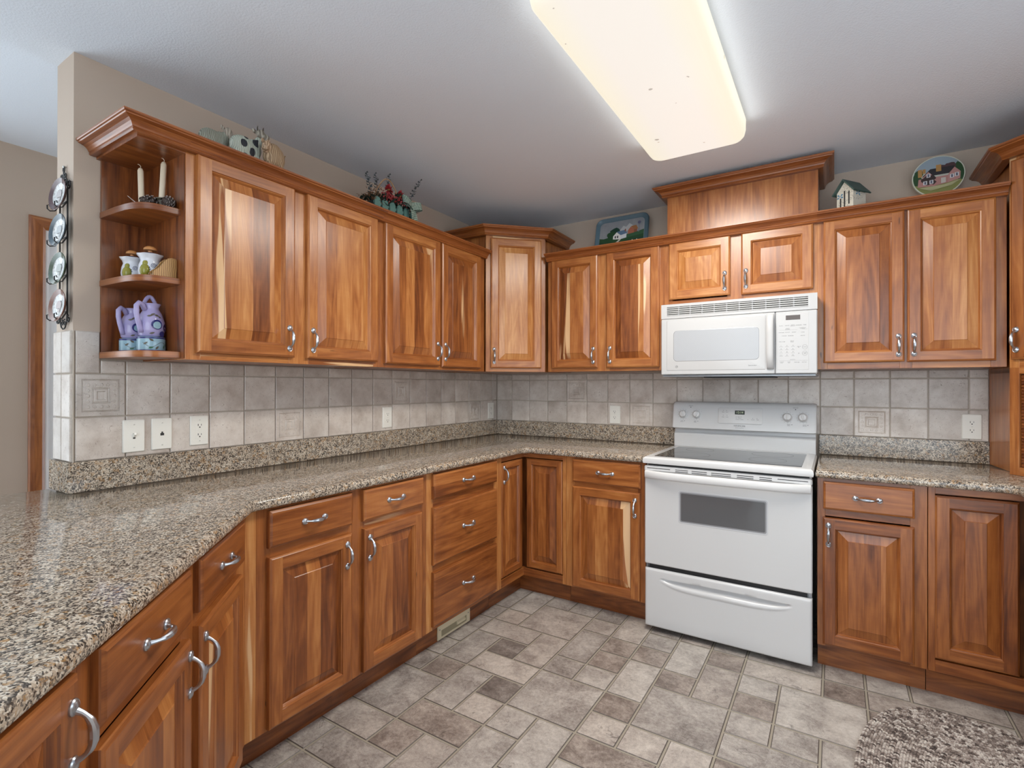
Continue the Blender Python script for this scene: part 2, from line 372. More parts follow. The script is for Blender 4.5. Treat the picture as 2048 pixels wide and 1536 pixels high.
# floor: the printed modular stone pattern, one mesh
def floor():
    GX, GY, U, V = .660, -.552, .1535, .1497
    big = [(-1,7,2,2),(-1,9,2,1),(-1,10,1,1),(0,10,2,1),(-1,6,1,1),(0,6,1,1,'d'),(0,4,1,2),(0,3,2,1),(0,2,1,1,'w'),(0,0,1,2),(1,1,2,2),(1,0,1,1),(2,0,1,1),(3,0,1,1),(3,1,1,1),(3,2,1,2),(2,3,1,2),
        (1,4,1,1,'b'),(1,5,2,1,'l'),(1,6,1,2),(2,6,1,1,'b'),(2,7,1,1,'l'),(3,4,1,1),(3,5,2,2),(1,8,2,1,'p'),(1,9,1,1,'p'),(2,9,1,2),(3,8,1,2),(3,7,1,1,'l'),(4,7,1,2,'l'),(5,7,2,1,'d'),(5,6,1,1,'l'),(5,5,1,1,'d'),
        (4,4,1,1),(4,3,1,1,'p'),(4,2,1,1,'p'),(4,0,1,2,'l'),(5,1,1,1),(5,2,1,1,'d'),(5,3,1,2,'l'),(6,3,1,1,'p'),(6,1,1,2,'l'),(6,4,2,2),(7,2,1,2),(7,1,1,1,'p'),(8,1,2,1,'l'),(8,2,1,1,'l'),(8,3,1,1,'d'),(8,4,1,1),
        (9,2,2,2,'l'),(9,4,1,1),(8,5,2,1),(10,4,1,2),(10,1,1,1,'d'),(10,0,1,1),(11,1,2,1),(12,1,1,1),(11,0,1,1,'l'),(6,6,1,1,'l'),(7,6,1,2,'l'),(8,6,2,1,'p'),(5,0,1,1),(6,0,1,1),(7,0,1,1),(8,0,2,1),
        (-1,0,1,2),(-1,2,1,1),(-1,3,1,2),(-1,5,1,1),(3,10,2,2),(5,8,1,1),(6,8,1,2),(4,9,2,1)]
    mb = MB(); taken = set(); g = .0066
    I0, I1, J0, J1 = -12, 19, -4, 38
    def put(i, j, w, h, k=None):
        for a in range(w):
            for b in range(h): taken.add((i+a, j+b))
        x0, x1 = GX+i*U+g/2, GX+(i+w)*U-g/2; y1, y0 = GY-j*V-g/2, GY-(j+h)*V+g/2
        t = {'d': .34, 'b': .26, 'p': .39, 'l': .62, 'w': .56, None: R.choice((.44, .49, .53, .57))}[k] + R.uniform(-.03, .03)
        c = (t, R.random(), 1.0 if k in ('p', 'w', 'd') else R.choice((0, 0, .5)))
        mb.new(); b = .0034; z0, z1 = -.0022, 0.0
        o = [(x0, y0), (x1, y0), (x1, y1), (x0, y1)]; n = [(x0+b, y0+b), (x1-b, y0+b), (x1-b, y1-b), (x0+b, y1-b)]
        mb.face([(x, y, z1) for x, y in n], FLOORM, (0, 1, 0), c)
        for q in range(4):
            r = (q+1) % 4
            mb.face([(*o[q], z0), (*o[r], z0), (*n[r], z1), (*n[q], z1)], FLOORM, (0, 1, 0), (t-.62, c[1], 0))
    for e in big:
        if any((e[0]+a, e[1]+b) in taken for a in range(e[2]) for b in range(e[3])): continue
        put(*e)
    for j in range(J0, J1):
        for i in range(I0, I1):
            if (i, j) in taken: continue
            for w, h in R.sample([(2, 2), (1, 2), (2, 1), (1, 1), (1, 1)], 5):
                if all((i+a, j+b) not in taken and i+a < I1 and j+b < J1 for a in range(w) for b in range(h)):
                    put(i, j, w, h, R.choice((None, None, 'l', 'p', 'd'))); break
    mb.box(GX+I0*U, GX+I1*U, GY-J1*V, GY-J0*V, -.06, -.0020, FGROUT)
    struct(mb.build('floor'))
floor()

# ---------------------------------------------------------------- cabinet parts
def handle_mesh():
    mb = MB(); L = .037
    path = []; rad = []
    for i in range(17):
        t = -1 + 2*i/16; a = abs(t)
        z = t*L; s = 1-a**2.6; y = -.004-.023*s**.8
        path.append((0, y, z)); rad.append(.0058 - .0022*math.exp(-((a-.80)/.16)**2) + (.0012 if a < .35 else 0))
    mb.tube(path, rad, NICKEL, 10)
    for sg in (-1, 1):
        rings = []
        for k, (r, y) in enumerate(((1.0, 0), (1.0, -.0025), (.86, -.0045), (.78, -.0042), (.55, -.0062), (.2, -.0075))):
            rings.append([(.0112*r*math.cos(2*PI*i/18), y, sg*.042+.0126*r*math.sin(2*PI*i/18)) for i in range(18)])
        mb.loops(rings, NICKEL)
    o = mb.build('handle'); me = o.data; bpy.data.objects.remove(o); return me
HANDLE = handle_mesh()
def add_handle(parent, x, y, z, horiz=False):
    o = bpy.data.objects.new('handle', HANDLE); COL.objects.link(o); o.parent = parent; o.location = (x, y, z)
    if horiz: o.rotation_euler = (0, PI/2, 0)
    return o

def door(cab, x0, x1, z0, z1, hx=None, hz=None, y=0.0, th=.0205, sw=.056, tone=(.40, .66), sap=.35, grain='v', name='door', pulls=True):
    """raised panel door, front towards -y, back on plane y"""
    mb = MB(); f = y-th
    ws = [wd(*tone) for _ in range(4)]  # left stile, right stile, bottom rail, top rail
    def ring(ins, yy): return [(x0+ins, yy, z0+ins), (x1-ins, yy, z0+ins), (x1-ins, yy, z1-ins), (x0+ins, yy, z1-ins)]
    side = [ws[2], ws[1], ws[3], ws[0]]; gd = [(1, 0, 0), (0, 0, 1), (1, 0, 0), (0, 0, 1)]
    def band(a, b):
        mb.new()
        for i in range(4): j = (i+1) % 4; mb.face([a[i], a[j], b[j], b[i]], CHERRY, gd[i], side[i])
    band(ring(0, y), ring(0, f+.007)); band(ring(0, f+.007), ring(.0015, f+.004)); band(ring(.0015, f+.004), ring(.006, f+.0015)); band(ring(.006, f+.0015), ring(.008, f))
    a, b = .008, sw-.009
    X0, X1, Z0, Z1 = x0+a, x1-a, z0+a, z1-a; XI0, XI1, ZI0, ZI1 = x0+b, x1-b, z0+b, z1-b
    mb.new()
    mb.face([(X0, f, Z0), (XI0, f, Z0), (XI0, f, Z1), (X0, f, Z1)], CHERRY, (0, 0, 1), ws[0]); mb.face([(XI1, f, Z0), (X1, f, Z0), (X1, f, Z1), (XI1, f, Z1)], CHERRY, (0, 0, 1), ws[1])
    mb.face([(XI0, f, Z0), (XI1, f, Z0), (XI1, f, ZI0), (XI0, f, ZI0)], CHERRY, (1, 0, 0), ws[2]); mb.face([(XI0, f, ZI1), (XI1, f, ZI1), (XI1, f, Z1), (XI0, f, Z1)], CHERRY, (1, 0, 0), ws[3])
    band(ring(b, f), ring(b+.0015, f+.0035)); band(ring(b+.0015, f+.0035), ring(b+.005, f+.0055)); band(ring(b+.005, f+.0055), ring(sw-.0005, f+.0125)); band(ring(sw-.0005, f+.0125), ring(sw+.001, f+.0150))
    # raised panel glued up from staves
    p0, p1, q0, q1 = x0+sw+.001, x1-sw-.001, z0+sw+.001, z1-sw-.001
    bv = min(.036, (p1-p0)*.3); hg, hm, hf = f+.0150, f+.0040, f+.0020
    cuts = [p0]
    while True:
        st = R.uniform(.045, .105)
        if cuts[-1]+st > p1-bv-.012: break
        nx = cuts[-1]+st
        if nx < p0+bv+.006: nx = p0+bv+.010
        cuts.append(nx)
    cuts.append(p1)
    for k in range(len(cuts)-1):
        xa, xb = cuts[k], cuts[k+1]
        w = wd(tone[0]-.12, tone[1]+.10); w = (w[0], w[1], sap*R.choice((0, 0, 0, 1.25, 1.5)))
        mb.new(); l = k == 0; r = k == len(cuts)-2
        ia = p0+bv if l else xa; ib = p1-bv if r else xb; e = .0022
        fa, fb = (ia+e if l else ia), (ib-e if r else ib)
        mb.face([(fa, hf, q0+bv+e), (fb, hf, q0+bv+e), (fb, hf, q1-bv-e), (fa, hf, q1-bv-e)], CHERRY, (0, 0, 1), w)
        mb.face([(ia, hm, q0+bv), (ib, hm, q0+bv), (fb, hf, q0+bv+e), (fa, hf, q0+bv+e)], CHERRY, (0, 0, 1), w)
        mb.face([(ia, hm, q1-bv), (ib, hm, q1-bv), (fb, hf, q1-bv-e), (fa, hf, q1-bv-e)], CHERRY, (0, 0, 1), w)
        mb.face([(xa, hg, q0), (xb, hg, q0), (ib, hm, q0+bv), (ia, hm, q0+bv)], CHERRY, (0, 0, 1), w)
        mb.face([(xa, hg, q1), (xb, hg, q1), (ib, hm, q1-bv), (ia, hm, q1-bv)], CHERRY, (0, 0, 1), w)
        if l:
            mb.face([(p0, hg, q0), (ia, hm, q0+bv), (ia, hm, q1-bv), (p0, hg, q1)], CHERRY, (0, 0, 1), w); mb.face([(ia, hm, q0+bv), (fa, hf, q0+bv+e), (fa, hf, q1-bv-e), (ia, hm, q1-bv)], CHERRY, (0, 0, 1), w)
        if r:
            mb.face([(p1, hg, q0), (ib, hm, q0+bv), (ib, hm, q1-bv), (p1, hg, q1)], CHERRY, (0, 0, 1), w); mb.face([(ib, hm, q0+bv), (fb, hf, q0+bv+e), (fb, hf, q1-bv-e), (ib, hm, q1-bv)], CHERRY, (0, 0, 1), w)
    mb.new(); mb.face([(x0, y, z0), (x1, y, z0), (x1, y, z1), (x0, y, z1)], CHERRY, (0, 0, 1), ws[0])
    o = mb.build(name, cab)
    if hx is not None: add_handle(o, hx, f, hz)
    return o
def drawer(cab, x0, x1, z0, z1, staves=1, tone=(.34, .56), y=0.0, th=.0205, hz=None):
    mb = MB(); f = y-th
    zs = [z0] + sorted(z0+(z1-z0)*(k+R.uniform(-.15, .15))/staves for k in range(1, staves)) + [z1]
    w = [wd(*tone) for _ in range(staves)]
    rim = [(0, y), (0, f+.008), (.0015, f+.005), (.006, f+.0025), (.009, f)]
    g = (1, 0, 0)
    for k in range(staves):
        za, zb = zs[k], zs[k+1]; mb.new(); bot = k == 0; top = k == staves-1
        lo = lambda i: za+(i if bot else 0)
        hi = lambda i: zb-(i if top else 0)
        i = .009
        mb.face([(x0+i, f, lo(i)), (x1-i, f, lo(i)), (x1-i, f, hi(i)), (x0+i, f, hi(i))], CHERRY, g, w[k])
        for (a, ya), (b, yb) in zip(rim[:-1], rim[1:]):
            mb.face([(x0+a, ya, lo(a)), (x0+b, yb, lo(b)), (x0+b, yb, hi(b)), (x0+a, ya, hi(a))], CHERRY, g, w[k])
            mb.face([(x1-a, ya, lo(a)), (x1-b, yb, lo(b)), (x1-b, yb, hi(b)), (x1-a, ya, hi(a))], CHERRY, g, w[k])
            if bot: mb.face([(x0+a, ya, z0+a), (x1-a, ya, z0+a), (x1-b, yb, z0+b), (x0+b, yb, z0+b)], CHERRY, g, w[k])
            if top: mb.face([(x0+a, ya, z1-a), (x1-a, ya, z1-a), (x1-b, yb, z1-b), (x0+b, yb, z1-b)], CHERRY, g, w[k])
    o = mb.build('drawer', cab)
    add_handle(o, (x0+x1)/2, f, (z0+z1)/2 if hz is None else hz, True)
    return o
def frame(cab, pieces, tone=(.42, .62), sap=.2, th=.019, name='face_frame'):
    """pieces: (x0,x1,z0,z1,'v'|'h')"""
    mb = MB()
    for (a, b, c, d, k, *t) in pieces:
        w = wd(*(t[0] if t else tone)); w = (w[0], w[1], R.choice((0, 0, .46)))
        mb.box(a, b, 0, th, c, d, CHERRY, .0006, (0, 0, 1) if k == 'v' else (1, 0, 0), w)
    return mb.build(name, cab)
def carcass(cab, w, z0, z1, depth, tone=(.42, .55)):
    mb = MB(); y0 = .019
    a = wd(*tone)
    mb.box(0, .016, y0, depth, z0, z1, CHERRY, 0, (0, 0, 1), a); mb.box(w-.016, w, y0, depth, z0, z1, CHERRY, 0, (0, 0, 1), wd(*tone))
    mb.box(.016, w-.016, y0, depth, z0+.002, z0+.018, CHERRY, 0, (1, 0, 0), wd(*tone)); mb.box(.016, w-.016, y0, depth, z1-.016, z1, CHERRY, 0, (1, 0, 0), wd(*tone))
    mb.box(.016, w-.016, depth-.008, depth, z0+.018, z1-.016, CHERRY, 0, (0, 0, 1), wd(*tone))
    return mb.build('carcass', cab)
CROWN_P = [(-.006, 0), (.019, 0), (.023, .004), (.021, .009), (.024, .011), (.026, .016), (.031, .023), (.039, .0285), (.049, .0315), (.053, .033), (.0545, .0365), (.0585, .038), (.060, .041), (.060, .046), (-.006, .046)]
def crown(cab, path, z, w=None, scale=1.0, base=0.0):
    mb = MB(); mb.sweep(path, [(o*scale+base, h*scale) for o, h in CROWN_P], CROWN, 1, w or wd(.40, .50), True, z)
    return mb.build('crown', cab)

# ---------------------------------------------------------------- wall cabinets on the long wall (faces +x)
ZB, ZT = 1.372, 2.118
QL = PI/2; XF = .325
def upper(name, label, loc, rot, w, doors, stiles, zb=ZB, zt=ZT, depth=.322, cr=True, group=None, drail=.03, crpath=None, tone=(.40, .64)):
    c = thing(name, label, 'cabinet', loc, rot, group)
    pcs = [(a, b, zb, zt, 'v') for a, b in stiles]
    xs = sorted(stiles)
    for (a0, a1), (b0, b1) in zip(xs[:-1], xs[1:]): pcs += [(a1, b0, zb, zb+drail, 'h'), (a1, b0, zt-.04, zt, 'h')]
    frame(c, pcs, tone); carcass(c, w, zb, zt, depth)
    for (x0, x1, z0, z1, hx, hz) in doors: door(c, x0, x1, z0, z1, hx, hz, tone=tone)
    if cr: crown(c, crpath or [(0, -.004), (w, -.004)], 2.099)
    return c
WG = 'cherry wall cabinets'
HZ = 1.475
# open quarter shelves at the end of the run; local x = world y + 2.432, local y = depth towards the wall
def end_shelf():
    c = thing('end_shelf_unit', 'open cherry end shelf unit with curved corner shelves holding candles and pottery', 'shelf unit', (XF, -2.432, 0), QL)
    D = XF; w0 = -.136
    mb = MB(); mb.box(w0, -.002, D-.012, D-.001, 1.40, 2.10, CHERRY, 0, (0, 0, 1), (.26, .3, 0)); mb.build('back_panel', c)
    mb = MB()
    for xa, xb, t in ((.006, .072, .26), (.072, .15, .34), (.15, .212, .28), (.212, D-.012, .24)):
        mb.box(-.0025, -.0004, xa, xb, 1.376, 2.10, CHERRY, 0, (0, 0, 1), (t, R.random(), 0))
    mb.build('side_panel', c)
    pts = [(.012, -2.574), (.13, -2.570), (.195, -2.565), (.232, -2.558), (.258, -2.546), (.277, -2.530), (.288, -2.510), (.292, -2.485), (.296, -2.4335), (.012, -2.4335)]
    P = [(y+2.432, D-x) for x, y in pts]
    for z0, z1 in ((1.377, 1.400), (1.635, 1.657), (1.880, 1.902)):
        mb = MB(); mb.prism(P, z0, z1, CHERRY, (1, 0, 0), wd(.36, .44), True); mb.build('shelf', c, bev=.0015)
    mb = MB(); mb.box(w0-.012, 0, .0, D-.001, 2.092, 2.118, CHERRY, 0, (1, 0, 0), (.34, .5, 0)); mb.build('top_panel', c)
    crown(c, [(w0-.012, D-.003), (w0-.012, -.004), (0, -.004)], 2.099)
end_shelf()
upper('wall_cabinet', 'two-door cherry wall cabinet beside the open end shelves, under the animal figurines', (XF, -2.432, 0), QL, .9025,
      [(.032, .419, 1.397, 2.103, .392, HZ), (.478, .878, 1.397, 2.103, .505, HZ)], [(0, .05), (.402, .495), (.862, .9025)])
upper('wall_cabinet', 'two-door cherry wall cabinet under the green flower basket, beside the taller corner cabinet', (XF, -1.5295, 0), QL, .9005,
      [(.026, .449, 1.392, 2.100, .423, HZ), (.464, .842, 1.388, 2.100, .490, HZ)], [(0, .045), (.43, .483), (.825, .9005)])

def to_local(p, loc, rot):
    x, y = p[0]-loc[0], p[1]-loc[1]; c, s = math.cos(-rot), math.sin(-rot); return (x*c-y*s, x*s+y*c)
def corner_wall_cab():
    loc, rot = (.325, -.61, 0), PI/4; L = .403
    c = thing('corner_wall_cabinet', 'tall diagonal corner wall cabinet with a single door, taller than its neighbours', 'cabinet', loc, rot)
    z0, z1 = ZB, 2.270
    frame(c, [(0, .045, z0, z1, 'v'), (L-.045, L, z0, z1, 'v'), (.045, L-.045, z0, z0+.03, 'h'), (.045, L-.045, z1-.045, z1, 'h')], (.5, .7))
    pts = [(.004, -.006), (.004, -.606), (.325, -.606), (.606, -.325), (.606, -.006)]
    lp = [to_local(p, loc, rot) for p in pts]; e = .0195
    lp[2] = (lp[2][0]+e*.4, lp[2][1]+e); lp[3] = (lp[3][0]-e*.4, lp[3][1]+e)
    mb = MB(); mb.prism(lp, z0, z1, CHERRY, (0, 0, 1), (.5, .2, 0)); mb.build('carcass', c)
    door(c, .031, .372, 1.395, 2.243, .052, HZ, tone=(.56, .74), sap=.2)
    crown(c, [to_local(p, loc, rot) for p in ((.004, -.606), (.325, -.610), (.610, -.325), (.606, -.006))], 2.258, (.52, .3, 0), 1.2)
corner_wall_cab()

# ---------------------------------------------------------------- wall cabinets on the back wall
YFB = -.325
upper('wall_cabinet', 'two-door cherry wall cabinet under the painted tray, beside the diagonal corner cabinet', (.632, YFB, 0), 0, .770,
      [(.032, .356, 1.395, 2.103, .330, HZ-.004), (.414, .742, 1.392, 2.103, .440, HZ-.004)], [(0, .048), (.338, .432), (.724, .770)])
upper('wall_cabinet', 'short two-door cherry wall cabinet directly above the white microwave', (1.402, YFB, 0), 0, .763,
      [(.027, .357, 1.778, 2.103, .330, 1.856), (.412, .745, 1.773, 2.103, .436, 1.856)], [(0, .045), (.340, .430), (.728, .763)], zb=1.742, tone=(.50, .68))
upper('wall_cabinet', 'two-door cherry wall cabinet under the butterfly house and house plate', (2.165, YFB, 0), 0, .697,
      [(.026, .347, 1.397, 2.101, .324, 1.473), (.357, .661, 1.394, 2.099, .381, 1.473)], [(0, .042), (.33, .376), (.645, .697)], zb=1.366)
def duct_box():
    c = thing('vent_duct_cover', 'boxed cherry duct cover reaching the ceiling above the microwave cabinet', 'cabinet box', (1.417, YFB, 0), 0)
    mb = MB(); w, D, t = .751, .322, .016
    for xa, xb, tt in ((0, .10, .56), (.10, .26, .50), (.26, .45, .55), (.45, .60, .52), (.60, w, .5)): mb.box(xa, xb, 0, t, 2.119, 2.40, CHERRY, 0, (0, 0, 1), (tt, R.random(), 0))
    mb.box(0, t, t, D, 2.119, 2.40, CHERRY, 0, (0, 0, 1), (.45, .1, 0)); mb.box(w-t, w, t, D, 2.119, 2.40, CHERRY, 0, (0, 0, 1), (.45, .7, 0)); mb.box(t, w-t, t, D, 2.385, 2.40, CHERRY)
    mb.build('panel', c)
    crown(c, [(.0, D), (.0, -.001), (w, -.001), (w, D)], 2.372, (.48, .4, 0), 1.15)
duct_box()
def tower():
    loc, rot = (2.866, -.345, 0), -PI/4; L = .373
    c = thing('corner_tower_cabinet', 'tall diagonal corner cabinet standing on the worktop, door above a brown tambour', 'cabinet', loc, rot)
    z0, z1 = ZC+.001, 2.280; a = .035
    frame(c, [(0, a, 1.36, z1, 'v', (.74, .8)), (0, a, z0, 1.36, 'v', (.5, .56)), (L-a, L, z0, z1, 'v'), (a, L-a, 1.335, 1.40, 'h'), (a, L-a, z1-.045, z1, 'h'), (a, L-a, z0, z0+.035, 'h')], (.5, .66), .3)
    pts = [(2.866, -.345), (2.866, -.002), (XR-.003, -.002), (XR-.003, -.609), (3.130, -.609)]
    lp = [to_local(p, loc, rot) for p in pts]; e = .0195
    mb = MB(); V = noisy('grey_veneer', (.36, .30, .26), (.42, .36, .31), 14, .3)
    def side(pa, pb, zz0, zz1, m, w):  # thin standing panel between two plan points
        d = Vector((pb[0]-pa[0], pb[1]-pa[1])).normalized(); n = Vector((d.y, -d.x))*-.016
        mb.prism([pa, pb, (pb[0]+n.x, pb[1]+n.y), (pa[0]+n.x, pa[1]+n.y)], zz0, zz1, m, (0, 0, 1), w)
    q0 = (lp[0][0]+e, lp[0][1]+e)
    side(lp[1], q0, z0, z1, CHERRY, (.55, .4, 0))
    mb.prism([q0, lp[1], lp[2], lp[3], (lp[4][0]-e, lp[4][1]+e)], z1-.016, z1, CHERRY); mb.prism([q0, lp[1], lp[2], lp[3], (lp[4][0]-e, lp[4][1]+e)], 1.34, 1.356, CHERRY)
    side(lp[2], lp[1], z0, z1, CHERRY, (.5, .2, 0)); side(lp[3], lp[2], z0, z1, CHERRY, (.5, .2, 0))
    mb.build('carcass', c)
    mb = MB(); z = z0+.036; k = 0
    while z < 1.334:
        zz = min(z+.0125, 1.3345); mb.box(a+.0005, L-a-.0005, .008, .014, z, zz, CHERRY, .0025, (1, 0, 0), (R.uniform(.16, .3), R.random(), 0)); z = zz+.0008
    mb.build('tambour', c)
    door(c, .014, L-.014, 1.395, 2.235, .036, 1.477, tone=(.42, .58))
    crown(c, [to_local(p, loc, rot) for p in ((2.866, -.004), (2.866, -.345), (3.130, -.609), (3.47, -.609))], 2.248, (.5, .35, 0), 1.2)
tower()

# ---------------------------------------------------------------- base cabinets
ZK, ZF = .115, .869
def toe(c, x0, x1, y=.0625):
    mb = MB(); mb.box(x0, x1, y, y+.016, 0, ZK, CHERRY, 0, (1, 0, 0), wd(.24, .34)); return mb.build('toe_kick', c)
def base(name, label, loc, rot, w, stiles, doors, drawers, rails, depth=.60, tone=(.34, .54), toex=None, filler=None):
    c = thing(name, label, 'cabinet', loc, rot)
    xs = sorted(stiles); pcs = [(a, b, ZK, ZF, 'v', t) for (a, b, t) in xs]
    for (a0, a1, _), (b0, b1, _) in zip(xs[:-1], xs[1:]):
        for (za, zb) in rails: pcs.append((a1, b0, za, zb, 'h'))
    frame(c, pcs, tone); carcass(c, w, ZK+.001, ZF-.002, depth, tone)
    for d in doors: door(c, *d, tone=tone, sap=.34)
    for d in drawers: drawer(c, *d)
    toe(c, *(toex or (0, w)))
    return c
DR = [(ZF-.016, ZF), (.70, .74), (ZK, ZK+.022)]
XB = .625
# long wall, two doors and two drawers; local x = world y + 2.354
base('base_cabinet', 'two-door cherry base cabinet with two drawers, beside the bend in the worktop', (XB, -2.352, 0), QL, .835,
     [(-.038, 0, (.62, .72)), (0, .05, (.42, .5)), (.37, .46, (.42, .5)), (.785, .835, (.46, .52))],
     [(.037, .386, .123, .702, .360, .622), (.447, .789, .123, .702, .474, .622)], [(.037, .388, .733, .860), (.444, .800, .733, .860)], DR, toex=(-.063, .835))
base('drawer_base_cabinet', 'cherry base cabinet with a stack of three plain drawers above the toe kick register', (XB, -1.5165, 0), QL, .602,
     [(0, .045, (.66, .78)), (.560, .602, (.68, .8))], [], [(.035, .571, .742, .860, 2), (.035, .571, .428, .701, 3, (.30, .5), 0, .0205, .568), (.035, .571, .135, .394, 2, (.3, .5), 0, .0205, .277)],
     [(ZF-.016, ZF), (.70, .74), (.393, .43), (ZK, ZK+.022)])
def susan(name, label, mirror=False, tone=(.34, .52)):
    """L-shaped corner base; corner of the room at local origin, legs along +x and -y (mirrored: along -x and -y)"""
    s = -1 if mirror else 1; F = .625; E = .9135
    loc = (XR if mirror else 0, 0, 0)
    c = thing(name, label, 'cabinet', loc, 0)
    mb = MB()
    def fx(x0, x1, z0, z1, k, t):   # front along x, on plane y=-F, facing -y
        a, b = sorted((s*x0, s*x1)); mb.box(a, b, -F, -F+.019, z0, z1, CHERRY, .0006, (0, 0, 1) if k == 'v' else (1, 0, 0), wd(*t))
    def fy(y0, y1, z0, z1, k, t):   # front along y, on plane x=F, facing +x
        a, b = sorted((s*F, s*(F-.019))); mb.box(a, b, y0, y1, z0, z1, CHERRY, .0006, (0, 0, 1) if k == 'v' else (0, 1, 0), wd(*t))
    lt = (.34, .44) if mirror else (.66, .8)
    fx(E-.022, E, ZK, ZF, 'v', lt); fy(-E, -E+.035, ZK, ZF, 'v', lt)
    for za, zb in ((.842, ZF), (ZK, .162)):
        fx(F-.019, E-.022, za, zb, 'h', tone); fy(-E+.035, -F, za, zb, 'h', tone)
    mb.build('face_frame', c)
    mb = MB(); G = F-.03
    P = [(s*.004, -.004), (s*E, -.004), (s*E, -G+.02), (s*(G-.02), -G+.02), (s*(G-.02), -E), (s*.004, -E)]
    mb.prism(P, ZK+.001, ZF-.004, CHERRY, (0, 0, 1), (.2, .3, 0)); mb.build('carcass', c)
    mb = MB(); T = .5625
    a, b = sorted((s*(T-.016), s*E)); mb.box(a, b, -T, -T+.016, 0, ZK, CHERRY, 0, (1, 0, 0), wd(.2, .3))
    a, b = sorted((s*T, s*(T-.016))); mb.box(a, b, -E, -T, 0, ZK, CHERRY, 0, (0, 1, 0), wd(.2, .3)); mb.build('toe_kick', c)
    # bifold leaves, inset in the frame
    if not mirror:
        d1 = door(c, F+.016, E-.026, .168, .836, None, None, y=-F+.018, sw=.045, tone=tone, name='door', th=.0195)
        d2 = door(c, -E+.039, -F-.014, .168, .836, -E+.066, .762, y=0, sw=.045, tone=tone, name='door', th=.0195)
        d2.rotation_euler = (0, 0, PI/2); d2.location = (F-.018, 0, 0)
    else:
        d1 = door(c, -E+.020, -F-.014, .168, .836, None, None, y=-F+.018, sw=.056, tone=tone, name='door', th=.0195)
        d2 = door(c, F+.014, E-.026, .168, .836, None, None, y=0, sw=.045, tone=tone, name='door', th=.0195)
        d2.rotation_euler = (0, 0, -PI/2); d2.location = (-F+.018, 0, 0)
    return c
susan('corner_base_cabinet', 'L-shaped corner base cabinet with two folding doors between the drawer stack and stove')
susan('corner_base_cabinet', 'corner base cabinet with a dark-edged recessed door, beneath the tambour cabinet', True, (.24, .42))
base('base_cabinet', 'narrow cherry base cabinet with one drawer, between folding corner doors and stove', (.9155, -XB, 0), 0, .470,
     [(0, .052, (.56, .7)), (.428, .470, (.34, .44))], [(.045, .443, .123, .703, .417, .622)], [(.045, .447, .727, .859, 1, (.42, .5))], DR, .60)
base('base_cabinet', 'narrow cherry base cabinet with one drawer, below the outlet beside the tambour cabinet', (2.172, -XB, 0), 0, .388,
     [(0, .030, (.40, .5)), (.332, .388, (.36, .44))], [(.021, .345, .128, .695, .043, .620)], [(.023, .346, .732, .855, 1, (.46, .52))], DR, .60, (.28, .46))
# the peninsula leg, turned 45 degrees; s = distance from the bend, local x = s1 - s
QD = 3*PI/4
def pen(s_end): return (XB + s_end*math.sqrt(.5), -2.39 - s_end*math.sqrt(.5), 0)
base('base_cabinet', 'two-door cherry base cabinet with two drawers on the angled peninsula', pen(.892), QD, .892,
     [(0, .052, (.36, .46)), (.385, .478, (.36, .44)), (.800, .892, (.48, .56))],
     [(.032, .401, .123, .697, .385, .622), (.458, .806, .123, .700, .482, .622)], [(.034, .401, .731, .858, 1, (.36, .44)), (.460, .826, .731, .860, 1, (.32, .42))], DR, .60, (.36, .52), (0, .892+.026))
base('base_cabinet', 'cherry base cabinet with one full-height door at the near end of the peninsula', pen(1.36), QD, .4675,
     [(0, .05, (.4, .5)), (.420, .4675, (.36, .46))], [(.03, .440, .123, .855, .420, .772)], [], [DR[0], DR[2]], .60, (.40, .54))

# ---------------------------------------------------------------- worktops
def offset(poly, d):
    n = len(poly); out = []
    for i in range(n):
        a, b, c = (Vector(poly[i-1]), Vector(poly[i]), Vector(poly[(i+1) % n]))
        n1 = (b-a).normalized(); n1 = Vector((n1.y, -n1.x)); n2 = (c-b).normalized(); n2 = Vector((n2.y, -n2.x))
        m = (n1+n2)/(1+n1.dot(n2)); out.append((b.x+m.x*d, b.y+m.y*d))
    return out
BULL = [(-.014, .0), (-.006, .0015), (-.0015, .006), (0, .013), (0, .021), (-.002, .028), (-.007, .0335), (-.015, .036)]
def slab(name, poly, label, sharp=()):
    mb = MB(); rings = []
    for o, h in BULL:
        p = offset(poly, o)
        rings.append([(x, y, ZC-.036+h) for x, y in p])
    mb.loops(rings, GRANITE); return tag(mb.build(name, auto=60), label, 'countertop')
def rounded(poly, idx, r, n=6):
    out = []
    for i, p in enumerate(poly):
        if i not in idx: out.append(p); continue
        a, b, c = Vector(poly[i-1]), Vector(p), Vector(poly[(i+1) % len(poly)])
        u, v = (a-b).normalized(), (c-b).normalized(); ang = u.angle(v); d = r/math.tan(ang/2)
        pa, pb = b+u*d, b+v*d; bis = (u+v).normalized(); ctr = b+bis*(r/math.sin(ang/2))
        a0 = math.atan2(*(pa-ctr).yx); a1 = math.atan2(*(pb-ctr).yx); da = (a1-a0+PI) % (2*PI)-PI
        for k in range(n+1): t = a0+da*k/n; out.append((ctr.x+r*math.cos(t), ctr.y+r*math.sin(t)))
    return out
b_ = 2.3776
P1 = [(.001, -.001), (.001, -2.647), (-.168, -2.647), (-.168, -3.30), (.62, -4.05), (1.605, -b_-.95), (.655, -b_), (.655, -.655), (1.392, -.655), (1.392, -.001)]
slab('countertop', rounded(P1, (6, 7), .045), 'long polished granite countertop running round the corner and along the peninsula')
P2 = [(2.165, -.001), (2.165, -.655), (2.820, -.655), (2.820, -.9135), (XR-.001, -.9135), (XR-.001, -.001)]
slab('countertop', rounded(P2, (2,), .03), 'short polished granite countertop between the stove and the tambour corner cabinet')
def gsplash(label, boxes):
    mb = MB()
    for b in boxes: mb.box(*b, GRANITE, .002)
    tag(mb.build('granite_upstand'), label, 'backsplash')
Z1 = 1.0125
